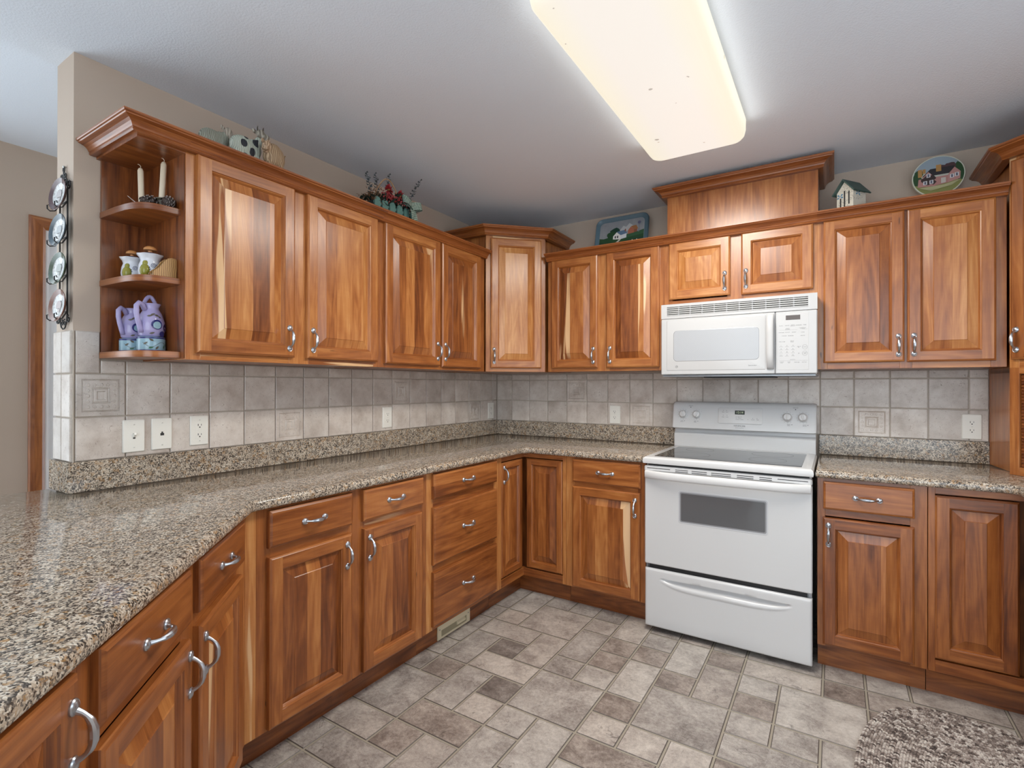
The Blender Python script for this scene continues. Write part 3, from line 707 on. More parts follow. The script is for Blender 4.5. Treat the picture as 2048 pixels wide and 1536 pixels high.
gsplash('granite upstand along the long wall, wrapping round the wall end', [(.0005, .019, -2.664, -.0195, ZC+.0005, Z1), (-.163, .0004, -2.664, -2.6455, ZC+.0005, Z1)])
gsplash('granite upstand on the back wall from the corner to the stove', [(.0005, 1.392, -.019, -.0005, ZC+.0005, Z1)])
gsplash('granite upstand on the back wall between the stove and tambour cabinet', [(2.165, 2.8655, -.019, -.0005, ZC+.0005, Z1)])

# ---------------------------------------------------------------- ceramic wall tiles
def tile_mesh(mb, o, e, u0, u1, z0, z1, n, decor=False):
    """one tile on plane origin o, along unit vector e, outward n"""
    th = .0075; g = .0022; bv = .0025
    w = (R.uniform(.86, 1.06), R.random(), 0)
    def P(u, z, h): return (o[0]+e[0]*u+n[0]*h, o[1]+e[1]*u+n[1]*h, z)
    a0, a1, b0, b1 = u0+g, u1-g, z0+g, z1-g
    if a1-a0 < .006 or b1-b0 < .006: return
    def ring(i, h): return [P(a0+i, b0+i, h), P(a1-i, b0+i, h), P(a1-i, b1-i, h), P(a0+i, b1-i, h)]
    rg = [ring(0, 0), ring(0, th-.002), ring(bv, th)]
    if decor and a1-a0 > .1 and b1-b0 > .1:
        for i, h in ((.016, th), (.0175, th-.002), (.019, th), (.0205, th-.002), (.0225, th), (.046, th), (.0475, th-.002), (.0495, th), (.052, th-.002), (.0545, th+.0005), (.06, th+.0005), (.0625, th-.003)): rg.append(ring(i, h))
    mb.new()
    for a, b in zip(rg[:-1], rg[1:]):
        for i in range(4): j = (i+1) % 4; mb.face([a[i], a[j], b[j], b[i]], TILE, (0, 0, 1), w)
    mb.face(rg[-1], TILE, (0, 0, 1), w)
    if decor and len(rg) > 4:
        W = a1-a0; mid = .0342; k = 5; step = (W-2*mid)/(k-1)
        cells = {(i, j) for i in range(k) for j in range(k) if i in (0, k-1) or j in (0, k-1)}
        for i, j in cells:
            cu, cz = a0+mid+step*i, b0+mid+step*j; r = .0072; m = 4 if (i+j) % 2 else 8
            r1 = [P(cu+r*math.cos(2*PI*q/m), cz+r*math.sin(2*PI*q/m), th-.0005) for q in range(m)]; r2 = [P(cu+r*.72*math.cos(2*PI*q/m), cz+r*.72*math.sin(2*PI*q/m), th+.0014) for q in range(m)]
            mb.new()
            for q in range(m): mb.face([r1[q], r1[(q+1) % m], r2[(q+1) % m], r2[q]], TILE, (0, 0, 1), w)
            mb.face(r2, TILE, (0, 0, 1), w)
def tiles():
    rows = [1.0125, 1.1670, 1.3215, 1.4735]
    mb = MB(); mb.box(.0003, .003, -2.647, -.0086, Z1, 1.373, GROUT); mb.box(.0003, .003, -2.647, -2.5695, 1.373, 1.4735, GROUT)
    dec = {(1, 0), (0, 5), (1, 10), (0, 15)}
    for r in range(3):
        for k in range(18):
            u0 = -2.642+.1512*k; u1 = min(u0+.1512, -.009)
            if u0 >= -.015: continue
            z1 = rows[r+1]
            if r == 2:
                if k == 0: 
                    tile_mesh(mb, (.003, 0), (0, 1), u0, -2.5690, rows[r], z1, (1, 0)); tile_mesh(mb, (.003, 0), (0, 1), -2.5690, u1, rows[r], 1.372, (1, 0)); continue
                z1 = 1.3722
            tile_mesh(mb, (.003, 0), (0, 1), u0, u1, rows[r], z1, (1, 0), (r, k) in dec)
    # returns on the end of the wall
    mb.box(-.1555, .0108, -2.6475, -2.6455, Z1, 1.4735, GROUT)
    for r in range(3):
        tile_mesh(mb, (0, -2.6475), (1, 0), -.1565, -.075, rows[r], rows[r+1], (0, -1)); tile_mesh(mb, (0, -2.6475), (1, 0), -.075, .006, rows[r], rows[r+1], (0, -1))
    tag(mb.build('tile_backsplash'), 'beige stone-look wall tiles along the long wall and round its end', 'tiles')
    mb = MB(); mb.box(.0003, 2.8655, -.003, -.0003, Z1, 1.3655, GROUT)
    for r in range(3):
        for k in range(-15, 5):
            u0 = 2.326+.1555*k; u1 = min(u0+.1555, 2.8655); u0c = max(u0, .0115)
            if u1 < .02 or u0 > 2.86: continue
            z1 = rows[r+1] if r < 2 else 1.3652
            tile_mesh(mb, (0, -.003), (1, 0), u0c, u1, rows[r], z1, (0, -1), (r, k) in {(0, 0), (0, -8), (1, -11)})
    tag(mb.build('tile_backsplash'), 'beige stone-look wall tiles along the back wall behind the stove', 'tiles')
tiles()
# ---------------------------------------------------------------- stove
def stove():
    c = thing('stove', 'white freestanding electric stove with black glass top and window in the oven door', 'stove', (1.3975, 0, 0)); w = .757
    mb = MB(); mb.box(.003, w-.003, -.648, -.03, .03, .876, WHITE, .002); mb.build('body', c)
    mb = MB(); mb.box(.02, w-.02, -.60, -.05, .012, .029, DARK)
    for x in (.06, w-.06):
        for y in (-.55, -.10): mb.lathe([(.018, 0), (.018, .012)], DARK, 12, (x, y, 0))
    mb.build('foot', c)
    # storage drawer with the scooped grip
    mb = MB(); z0, z1, y0 = .027, .330, -.682
    xs = [0, .003, .007, .012] + [.012+(w-.024)*i/70 for i in range(1, 70)] + [w-.012, w-.007, w-.003, w]
    zs = [z0, z0+.003, z0+.007, z0+.012] + [z0+.012+(.215-z0-.012)*i/4 for i in range(1, 5)] + [.215+.0027*i for i in range(1, 29)] + [.300, .310, z1-.012, z1-.007, z1-.003, z1]
    def edge(d): return 0 if d >= .012 else .012-math.sqrt(max(0, .012**2-(.012-d)**2))
    def yy(x, z):
        y = y0 + edge(min(x, w-x)) + edge(min(z-z0, z1-z))
        t = abs(x-w/2)/.292
        if t < 1:
            s = (1-t**3.2)**.5; zt = .290-.004*t; zb = zt-.006-.050*s
            if zb < z < zt:
                v = (z-zb)/(zt-zb)
                y += -.004*math.sin(PI*min(1, v/.45))*s if v < .45 else .027*s*math.sin(PI/2*min(1, (v-.45)/.42))*(1 if v < .93 else (1-v)/.07)
        return y
    g = [[(x, yy(x, z), z) for x in xs] for z in zs]; mb.new()
    for a, b in zip(g[:-1], g[1:]):
        for i in range(len(xs)-1): mb.face([a[i], a[i+1], b[i+1], b[i]], WHITE, smooth=True)
    o = mb.build('drawer', c, 60)
    mb = MB(); mb.box(.002, w-.002, -.6745, -.664, z0+.002, .218, WHITE); mb.box(.002, w-.002, -.6745, -.664, .292, z1-.002, WHITE); mb.build('drawer_back', o)
    mb = MB(); mb.box(.02, w-.02, -.6635, -.6482, .300, .3525, DARK)
    for x in (.004, w-.014): mb.box(x, x+.010, -.664, -.6482, .300, .3525, GREYM)
    mb.build('gap_strip', c)
    # oven door
    mb = MB(); mb.box(0, w, -.682, -.6485, .353, .836, WHITE, .005); d = mb.build('oven_door', c)
    mb = MB(); mb.box(0, w, -.692, -.6485, .8365, .866, WHITE, .006); mb.build('door_top_rail', d)
    mb = MB()
    for xa, xb, z in ((.016, .134, .8545), (.738-.118, .741, .8545), (.160, .222, .8555), (.240, .312, .8555), (.332, .422, .8555), (.448, .520, .8555), (.545, .597, .8555), (.160, .222, .8465), (.240, .312, .8465), (.332, .422, .8465), (.448, .520, .8465), (.545, .597, .8465)):
        mb.box(xa, xb, -.6925, -.690, z-.0016, z+.0016, SLOT)
    mb.build('vent_slots', d)
    mb = MB(); mb.box(.012, w-.012, -.660, -.6482, .8665, .8755, DARK); mb.build('top_gap', c)
    rings = []
    for i in range(33):
        t = -1+2*i/32; x = w/2+t*(w/2-.005); b = (1-abs(t)**5); y = -.690-.036*b
        h = .0205; z = .8215
        rings.append([(x, y+.013*math.cos(a)*-1+.004, z+h*math.copysign(abs(math.sin(a))**.6, math.sin(a))) for a in [2*PI*k/16 for k in range(16)]])
    mb = MB(); mb.loops(rings, WPLAST)
    for x in (.004, w-.026): mb.box(x, x+.022, -.700, -.681, .802, .838, WPLAST, .004)
    mb.build('door_handle', d, 60)
    mb = MB()
    def rr(x0, x1, z0, z1, r, y, n=5):
        out = []
        for cx, cz, a0 in ((x1-r, z1-r, 0), (x0+r, z1-r, PI/2), (x0+r, z0+r, PI), (x1-r, z0+r, 1.5*PI)):
            for k in range(n+1): a = a0+PI/2*k/n; out.append((cx+r*math.cos(a), y, cz+r*math.sin(a)))
        return out
    F1 = mat('frit_light', (.52, .53, .55), .2); F2 = mat('frit_mid', (.26, .265, .28), .2); F3 = mat('oven_glass', (.115, .115, .12), .06)
    rg = [rr(.172, .582, .585, .752, .012, -.6822), rr(.174, .580, .587, .750, .012, -.6828), rr(.180, .574, .593, .744, .009, -.6828), rr(.186, .568, .599, .738, .006, -.6828)]
    mb.loops(rg[:2], WHITE, caps=(False, False)); mb.loops(rg[1:3], F1, caps=(False, False)); mb.loops(rg[2:4], F2, caps=(False, False)); mb.new(); mb.face(rg[3], F3)
    mb.build('oven_window', d)
    # cooktop
    mb = MB(); prof = [(.0, .877), (-.004, .879), (-.006, .890), (-.004, .903), (.004, .911), (.018, .9135), (.040, .9125)]
    def rct(i, z): return [(0+i, -.694+i, z), (w-i, -.694+i, z), (w-i, -.105-(i if i > 0 else 0)*.6, z), (0+i, -.105-(i if i > 0 else 0)*.6, z)]
    mb.loops([rct(i, z) for i, z in prof], WHITE, caps=(True, True)); o = mb.build('cooktop', c, 30)
    GG = mat('grey_ring', (.16, .16, .17), .25)
    mb = MB(); mb.box(.043, w-.043, -.653, -.155, .9127, .9142, GLASS, .0008)
    for cx, cy, r in ((.19, -.50, .10), (.56, -.50, .085), (.19, -.27, .075), (.56, -.27, .10)):
        mb.new(); n = 40
        for i in range(n):
            a, b = 2*PI*i/n, 2*PI*(i+1)/n
            mb.face([(cx+r*math.cos(a), cy+r*math.sin(a), .9144), (cx+r*math.cos(b), cy+r*math.sin(b), .9144), (cx+(r-.002)*math.cos(b), cy+(r-.002)*math.sin(b), .9144), (cx+(r-.002)*math.cos(a), cy+(r-.002)*math.sin(a), .9144)], GG)
    mb.build('glass_top', o)
    # backguard
    mb = MB(); S = [(-.104, .880), (-.104, .985), (-.098, .992), (-.088, 1.0), (-.088, 1.03), (-.03, 1.03), (-.03, .880)]
    mb.loops([[(x, y, z) for y, z in S] for x in (.001, w-.001)], WHITE, smooth=False); mb.build('lower_guard', c, bev=.004)
    yf = lambda z: -.140+.20*(z-1.02)
    P = [(-.10, 1.020), (-.128, 1.021), (-.138, 1.027)] + [(yf(z), z) for z in (1.04, 1.09, 1.14, 1.163)] + [(-.105, 1.174), (-.094, 1.181), (-.075, 1.184), (-.03, 1.184), (-.03, 1.020)]
    rings = []
    for x, s in ((-.002, .90), (-.001, .95), (.004, .985), (.012, 1.0), (w-.012, 1.0), (w-.004, .985), (w+.001, .95), (w+.002, .90)):
        cy, cz = -.075, 1.10; rings.append([(x, cy+(y-cy)*s, cz+(z-cz)*s) for y, z in P])
    mb = MB(); mb.loops(rings, WHITE); con = mb.build('control_console', c, 50)
    tilt = math.atan(.20)
    def on(o, z): o.rotation_euler = (-tilt, 0, 0); o.location = (0, yf(z), z)   # frame lying on the sloping face
    for x in (.062, .140, .621, .696):
        mb = MB(); mb.lathe([(.0255, .0005), (.0255, .003), (.0215, .006), (.0195, .018), (.0165, .021), (0.002, .0215)], WPLAST, 28, axis='y')
        mb.box(-.0045, .0045, -.0255, -.018, -.017, .017, WPLAST, .002)
        o = mb.build('knob', con, 40); o.rotation_euler = (-tilt, R.choice((0, .4, -.3)), 0); o.location = (x, yf(1.108)-.0003, 1.108)
        mb = MB()
        for k in range(10):
            a = .6+k*.52; mb.box(.031*math.cos(a)-.0012, .031*math.cos(a)+.0012, -.0012, -.0004, .031*math.sin(a)-.0008, .031*math.sin(a)+.0008, LETTER)
        t = mb.build('dial_marks', con); on(t, 1.108); t.location.x = x
    mb = MB(); rg = [rr(.262, .498, -.046, .046, .008, -.0003), rr(.262, .498, -.046, .046, .008, -.0035), rr(.2645, .4955, -.0435, .0435, .007, -.005)]
    mb.loops(rg, WPLAST, caps=(False, True)); p = mb.build('control_panel', con, 40); on(p, 1.107)
    mb = MB(); mb.box(.353, .405, -.0056, -.0049, .008, .031, mat('clock_glass', (.03, .034, .025), .15)); o = mb.build('clock_display', con); on(o, 1.107)
    mb = MB(); text_faces(mb, '12:14', .379, .0195, .017, mat('clock_digits', (.55, .62, .42), .5, emit=.25), -.0060); o = mb.build('clock_digits', con); on(o, 1.107)
    mb = MB()
    for x, z, s in ((.290, .020, 'Bake'), (.311, .020, 'Broil'), (.290, -.009, 'Clean'), (.311, -.009, 'Cook'), (.379, -.005, 'Oven On'), (.379, -.013, 'Preheat'), (.382, -.0215, 'Door Locked'), (.423, -.020, '0'), (.448, -.020, 'Cancel'), (.474, -.020, 'Start')):
        text_faces(mb, s, x, z, .0062, LETTER, -.0053)
    for x, z in ((.290, .030), (.308, .030), (.290, .001), (.311, .001), (.3605, -.005), (.3605, -.013), (.3605, -.0215), (.448, -.012), (.470, -.012)):
        m2 = MB(); m2.box(-.0013, .0013, -.0056, -.0049, z-.0013, z+.0013, LETTER); o = m2.build('indicator_dot', con); on(o, 1.107); o.location.x = x
    o = mb.build('panel_lettering', con); on(o, 1.107)
    mb = MB()
    text_faces(mb, 'KENMORE', .379, 0, .0115, LETTER, -.0006, sx=1.15); text_faces(mb, 'Self-Cleaning Oven', .379, -.0115, .0058, LETTER, -.0006)
    o = mb.build('brand_lettering', con); on(o, 1.050)
    mb = MB()
    for x, z in ((.104, .044), (.660, .044)): text_faces(mb, 'SURFACE', x, z+.009, .0062, LETTER, -.0006); m2 = MB(); m2.box(-.0025, .0025, -.0008, 0, z-.0025, z+.0025, LETTER); o = m2.build('indicator_dot', con); on(o, 1.108); o.location.x = x
    for x, s in ((.055, 'LEFT\nFRONT'), (.133, 'LEFT\nREAR'), (.628, 'RIGHT\nREAR'), (.704, 'RIGHT\nFRONT')):
        text_faces(mb, s, x, -.043, .0058, LETTER, -.0006); m2 = MB(); m2.box(-.0018, .0018, -.0008, 0, -.042, -.0385, LETTER); o = m2.build('indicator_dot', con); on(o, 1.108); o.location.x = x+.015
    o = mb.build('knob_lettering', con); on(o, 1.108)
stove()

# ---------------------------------------------------------------- microwave
def rrect(x0, x1, z0, z1, r, y, n=6):
    out = []
    for cx, cz, a0 in ((x1-r, z1-r, 0), (x0+r, z1-r, PI/2), (x0+r, z0+r, PI), (x1-r, z0+r, 1.5*PI)):
        for k in range(n+1): a = a0+PI/2*k/n; out.append((cx+r*math.cos(a), y, cz+r*math.sin(a)))
    return out
def microwave():
    c = thing('microwave', 'white over-the-range microwave with keypad and vent grille, mounted above the stove', 'microwave', (1.4105, 0, 0)); w = .757
    mb = MB(); mb.box(.003, w-.003, -.400, -.012, 1.340, 1.737, MWHITE, .002); mb.build('body', c)
    mb = MB(); mb.box(.006, w-.006, -.415, -.03, 1.332, 1.3395, GREYM, .001); mb.box(.22, .56, -.38, -.12, 1.326, 1.3318, SLOT); mb.build('underside', c)
    # vent grille
    mb = MB(); z0, z1 = 1.6575, 1.7375; a, b, p, q = .032, .718, 1.672, 1.723; f = -.426
    for bx in ((0, a, z0, z1), (b, w, z0, z1), (a, b, z0, p), (a, b, q, z1)): mb.box(bx[0], bx[1], f, -.4005, bx[2], bx[3], MWHITE, .0)
    gr = mb.build('vent_grille', c)
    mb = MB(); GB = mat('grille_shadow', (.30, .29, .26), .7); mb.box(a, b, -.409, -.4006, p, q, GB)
    mb.build('grille_back', gr)
    mb = MB()
    for k in range(5):
        z = p+.0015+.0103*k
        mb.new(); rings = [[(x, -.4255, z), (x, -.4255, z+.0042), (x, -.412, z+.0075), (x, -.412, z+.0045)] for x in (a, b)]
        mb.loops(rings, MPLAST, smooth=False)
    for k in range(1, 11): x = a+(b-a)*k/11; mb.box(x-.003, x+.003, -.420, -.411, p, q, MPLAST)
    mb.build('louvre', gr)
    mb = MB()
    for x in (.215, .475): mb = MB(); mb.lathe([(.0035, 0), (.003, .0012)], SLOT, 10, (x, f, 1.703), 'y'); mb.build('screw', gr)
    # door
    mb = MB(); mb.box(0, .5735, f-.002, -.4005, 1.343, 1.655, MWHITE, .004)
    d = mb.build('door', c)
    mb = MB(); y = f-.002
    rg = [rrect(.031, .531, 1.366, 1.646, .004, y), rrect(.0325, .5295, 1.3675, 1.6445, .004, y-.0014), rrect(.034, .528, 1.369, 1.643, .004, y-.0018)]
    mb.loops(rg, MWHITE, caps=(False, True)); mb.build('door_panel', d, 20)
    WM = mat('microwave_window', (.42, .44, .47), .22); t = NT(WM); o_ = t.obj(); sx = t.n('ShaderNodeSeparateXYZ', {0: o_})
    dots = t.math('MULTIPLY', t.math('SINE', t.math('MULTIPLY', sx.outputs[0], 1250)), t.math('SINE', t.math('MULTIPLY', sx.outputs[2], 1250)))
    t.link(t.mix(t.maprange(dots, -.3, .6, 0, 1), (.36, .375, .40), (.47, .49, .52)), 'Base Color')
    mb = MB(); y -= .0018
    rg = [rrect(.069, .501, 1.417, 1.587, .020, y), rrect(.0705, .4995, 1.4185, 1.5855, .019, y-.0006)]
    mb.loops(rg, GREYM, caps=(False, False)); mb.new(); mb.face(rg[1], WM); mb.build('window', d)
    rings = []
    for i in range(25):
        t_ = -1+2*i/24; z = 1.506+t_*.141; b_ = 1-abs(t_)**4; yc = f-.004-.030*b_
        rings.append([(.5525+.0165*math.cos(q), yc+.008*math.sin(q)+.004, z) for q in [2*PI*k/14 for k in range(14)]])
    mb = MB(); mb.loops(rings, MPLAST); mb.build('handle', d, 60)
    mb = MB(); yy = f-.0041; n = 24
    for i in range(n):
        p0, p1 = 2*PI*i/n, 2*PI*(i+1)/n; cx, cz = .0865, 1.3875
        mb.face([(cx+r*math.cos(q), yy, cz+r*math.sin(q)) for r, q in ((.0068, p0), (.0068, p1), (.0058, p1), (.0058, p0))], LETTER)
    text_faces(mb, 'GE', .0865, 1.3875, .0075, LETTER, yy); mb.build('emblem', d); mb = MB(); text_faces(mb, 'Spacemaker', .470, 1.388, .0075, LETTER, yy, sx=1.1)
    mb.build('door_lettering', d)
    # control panel
    mb = MB(); mb.box(.5755, w, f-.002, -.4005, 1.343, 1.655, MWHITE, .004); cp = mb.build('control_panel', c)
    mb = MB(); y = f-.002
    mb.loops([rrect(.583, .721, 1.362, 1.644, .004, y), rrect(.584, .720, 1.363, 1.643, .004, y-.0006)], MPLAST, caps=(False, True)); mb.build('keypad', cp, 20)
    mb = MB(); mb.box(.6215, .6845, y-.0011, y-.0005, 1.611, 1.634, mat('display_brown', (.075, .055, .045), .2)); mb.build('display', cp)
    mb = MB(); y -= .0008
    def tx(s, x, z, sz=.0052): text_faces(mb, s, x-1.4105, z, sz, LETTER, y)
    for s, x in (('CLOCK', 2.011), ('ON/OFF', 2.038), ('AUTO\nDEFROST', 2.063), ('REMINDER', 2.089), ('TIMER', 2.114)): tx(s, x, 1.583)
    tx('SENSOR\nCOOKING', 2.040, 1.566, .0046); tx('CONVENIENCE\nCOOKING', 2.105, 1.567, .0042)
    for s, x, z in (('POPCORN', 2.013, 1.549), ('POTATO', 2.040, 1.549), ('REHEAT', 2.068, 1.549), ('COOK', 2.106, 1.547), ('CHICKEN', 2.025, 1.532), ('BEVERAGE', 2.054, 1.532), ('SNACKS', 2.106, 1.531), ('TIME COOK', 2.016, 1.503), ('DELAY\nSTART', 2.060, 1.503)): tx(s, x, z)
    for k in range(12):
        s = ('1', '2', '3', '4', '5', '6', '7', '8', '9', 'AUTO', '0', 'MED')[k]
        tx(s, 2.011+.0262*(k % 3), 1.483-.0158*(k//3), .0075 if len(s) == 1 else .0045)
        x = .6005+.0262*(k % 3); z = 1.4785-.0158*(k//3); mb.box(x-.008, x+.008, y-.0001, y+.0003, z-.0004, z+.0002, LETTER)
    tx('ADD 30\nSEC', 2.089, 1.475, .0045); tx('SET', 2.089, 1.443, .005); tx('START', 2.1145, 1.474, .005); tx('CLEAR\nOFF', 2.1145, 1.443, .0045)
    for s, x in (('SURFACE\nLIGHT', 2.014), ('AUTO\nFAN', 2.046), ('TURNTABLE', 2.080), ('VENT FAN', 2.112)): tx(s, x, 1.399, .0045)
    tx('SELECTIONS', 2.062, 1.413, .004)
    mb.build('keypad_lettering', cp); mb = MB()
    for cx, cz in ((.704, 1.474), (.704, 1.443)):
        for i in range(24):
            p0, p1 = 2*PI*i/24, 2*PI*(i+1)/24; mb.face([(cx+r*math.cos(q), y, cz+r*math.sin(q)) for r, q in ((.0112, p0), (.0112, p1), (.0105, p1), (.0105, p0))], LETTER)
    for x0, x1, z in ((.592, .672, 1.561), (.592, .716, 1.408), (.694, .716, 1.562)): mb.box(x0, x1, y, y+.0003, z, z+.0004, LETTER)
    mb.build('keypad_outline', cp)
microwave()

# ---------------------------------------------------------------- ceiling light
def ceiling_light():
    c = thing('ceiling_light', 'long rectangular acrylic ceiling light with rounded corners, switched on', 'ceiling light', (1.700, -1.465, H))
    def rr(hx, hy, r, z):
        out = []
        for sx, sy, a0 in ((1, 1, 0), (-1, 1, PI/2), (-1, -1, PI), (1, -1, 1.5*PI)):
            for k in range(9): a = a0+PI/2*k/8; out.append((sx*(hx-r)+r*math.cos(a), sy*(hy-r)+r*math.sin(a), z))
        return out
    E = mat('lit_acrylic', (.55, .55, .55), .35); t = NT(E); o = t.obj()
    w = t.noise(o, 30, 2, .6)
    q = t.n('ShaderNodeVectorMath', {0: o, 1: t.n('ShaderNodeVectorMath', {0: w.outputs['Color'], 1: (.02, .02, .02)}, operation='MULTIPLY').outputs[0]}, operation='ADD').outputs[0]
    v = t.n('ShaderNodeTexVoronoi', {'Vector': q, 'Scale': 13.0})
    pick = t.math('GREATER_THAN', t.n('ShaderNodeSeparateColor', {0: v.outputs['Color']}).outputs[0], .30)
    sz = t.math('MULTIPLY', t.n('ShaderNodeSeparateColor', {0: v.outputs['Color']}).outputs[1], .13)
    speck = t.math('MULTIPLY', pick, t.math('LESS_THAN', v.outputs['Distance'], sz))
    s = t.n('ShaderNodeSeparateXYZ', {0: o})
    mid = t.maprange(t.math('ABSOLUTE', s.outputs[0]), .09, .205, 0, 1)
    col = t.mix(mid, (.88, .815, .745), (.905, .835, .655))
    t.link(t.mix(t.math('MULTIPLY', speck, .7), col, (.25, .22, .19)), 'Emission Color'); E.node_tree.nodes['Principled BSDF'].inputs['Emission Strength'].default_value = .885
    E.node_tree.nodes['Principled BSDF'].inputs['Base Color'].default_value = (.2, .2, .19, 1)
    mb = MB(); rings = [rr(.212, .622, .055, -.0005), rr(.211, .621, .055, -.045), rr(.206, .616, .052, -.068), rr(.196, .606, .046, -.080), rr(.180, .590, .036, -.0845)]
    mb.loops(rings, E); mb.build('diffuser', c, 60)
    ld = bpy.data.lights.new('lamp_glow', 'AREA'); ld.shape = 'RECTANGLE'; ld.size = .36; ld.size_y = 1.18; ld.energy = LAMP_POWER; ld.color = (1.0, .95, .87)
    lo = bpy.data.objects.new('lamp_glow', ld); COL.objects.link(lo); lo.parent = c; lo.location = (0, 0, -.087)
    for px, py, rz, sz in ((.2165, 0, -PI/2, 1.15), (-.2165, 0, PI/2, 1.15), (0, .627, 0, .36), (0, -.627, PI, .36)):
        e = bpy.data.lights.new('lamp_side_glow', 'AREA'); e.shape = 'RECTANGLE'; e.size = sz; e.size_y = .05; e.energy = LAMP_POWER*.010*sz; e.color = (1.0, .96, .90)
        eo = bpy.data.objects.new('lamp_side_glow', e); COL.objects.link(eo); eo.parent = c; eo.location = (px, py, -.052); eo.rotation_euler = (PI/2, 0, rz)
ceiling_light()

# ---------------------------------------------------------------- wall plates, toe kick register
def plate(name, label, cat, loc, rot, kind, pw=.0725, ph=.122):
    c = thing(name, label, cat, loc, rot)
    mb = MB(); a, b = pw/2, ph/2
    mb.loops([rrect(-a, a, -b, b, .004, -.0003, 3), rrect(-a, a, -b, b, .004, -.0025, 3), rrect(-a+.003, a-.003, -b+.003, b-.003, .003, -.006, 3)], OFFW, caps=(True, True))
    mb.build('cover_plate', c, 30)
    sc = (-.043, .043) if kind in ('switch', 'phone', 'gfci') else (0,)
    for z in sc: mb = MB(); mb.lathe([(.0032, 0), (.0026, .0012), (.0005, .0016)], OFFW, 12, (0, -.006, z), 'y'); mb.box(-.0024, .0024, -.0079, -.0074, z-.0004, z+.0004, SLOT); mb.build('screw', c)
    if kind == 'switch':
        mb = MB(); mb.box(-.0055, .0055, -.0066, -.006, -.012, .012, OFFW, .0); mb.box(-.004, .004, -.0068, -.0064, -.0105, .0105, SLOT)
        mb.loops([[(-.0042, -.006, -.006), (.0042, -.006, -.006), (.0042, -.006, .008), (-.0042, -.006, .008)], [(-.0032, -.0185, .005), (.0032, -.0185, .005), (.0032, -.016, .0125), (-.0032, -.016, .0125)]], OFFW, smooth=False); mb.build('toggle', c)
    elif kind == 'phone':
        mb = MB(); mb.box(-.0065, .0065, -.0066, -.0058, -.0065, .003, SLOT); mb.box(-.003, .003, -.0066, -.0058, .003, .0085, SLOT); mb.build('jack', c)
    else:
        g = kind == 'gfci'
        if g:
            mb = MB(); mb.box(-.0172, .0172, -.0068, -.0056, -.0345, .0345, OFFW, .0008); mb.box(-.007, .007, -.0078, -.0066, -.003, .003, OFFW, .0006); mb.build('socket', c)
        for z in (.0195, -.0195):
            if not g:
                mb = MB(); n = 24; r0 = [(.0168*math.cos(2*PI*i/n), -.0058, z+.0145*max(-.84, min(.84, math.sin(2*PI*i/n)))) for i in range(n)]
                mb.loops([r0, [(x, -.0072, zz) for x, _, zz in r0]], OFFW, caps=(False, True)); mb.build('socket', c, 30)
            mb = MB(); f = -.0074
            mb.box(-.0074, -.0052, f, f+.0006, z-.001, z+.0075, SLOT); mb.box(.0052, .0070, f, f+.0006, z, z+.0070, SLOT)
            mb.lathe([(.0027, .0000), (.0027, .0006)], SLOT, 12, (0, f+.0006, z-.0062), 'y'); mb.build('socket_slots', c)
TX = .0107
plate('light_switch', 'ivory toggle light switch plate on the tiles next to the phone jack', 'light switch', (TX, -2.466, 1.090), QL, 'switch')
plate('phone_jack', 'ivory telephone jack plate between the light switch and a square outlet', 'phone jack', (TX, -2.371, 1.091), QL, 'phone')
plate('wall_outlet', 'ivory outlet plate with a square-faced double socket, beside the phone jack', 'outlet', (TX, -2.231, 1.094), QL, 'gfci')
plate('wall_outlet', 'ivory double outlet alone in the middle of the long tiled wall', 'outlet', (TX, -1.174, 1.092), QL, 'duplex')
plate('wall_outlet', 'ivory double outlet seen edge-on beside the inner wall corner', 'outlet', (TX, -.098, 1.088), QL, 'duplex')
plate('wall_outlet', 'ivory double outlet on the back wall between the corner and stove', 'outlet', (.979, -TX, 1.084), 0, 'duplex', .075)
plate('wall_outlet', 'ivory double outlet beside the tambour cabinet, next to the raised-pattern tile', 'outlet', (2.802, -TX, 1.084), 0, 'duplex', .075)
def register():
    c = thing('toe_kick_register', 'cream metal heating register set in the toe kick under the drawers', 'heating register', (.5635, -1.2345, 0), QL)
    mb = MB(); a = .1325
    for b in ((-a, a, .074, .104), (-a, a, .006, .016), (-a, -.105, .016, .074), (.105, a, .016, .074), (-.105, .105, .048, .074)): mb.box(b[0], b[1], -.006, -.0005, b[2], b[3], CREAM, .0)
    mb.build('face_plate', c)
    mb = MB(); mb.box(-.105, .105, -.003, -.0006, .016, .048, mat('register_inside', (.30, .27, .18), .6)); mb.build('opening', c)
    mb = MB(); mb.loops([[(x, -.004, .024), (x, -.012, .030), (x, -.012, .040), (x, -.004, .046)] for x in (.02, .088)], CREAM, smooth=False); mb.build('lever', c)
    mb = MB()
    for x in (-.118, .118): mb = MB(); mb.lathe([(.004, 0), (.003, .0015)], GREYM, 10, (x, -.006, .055), 'y'); mb.build('screw', c)
register()
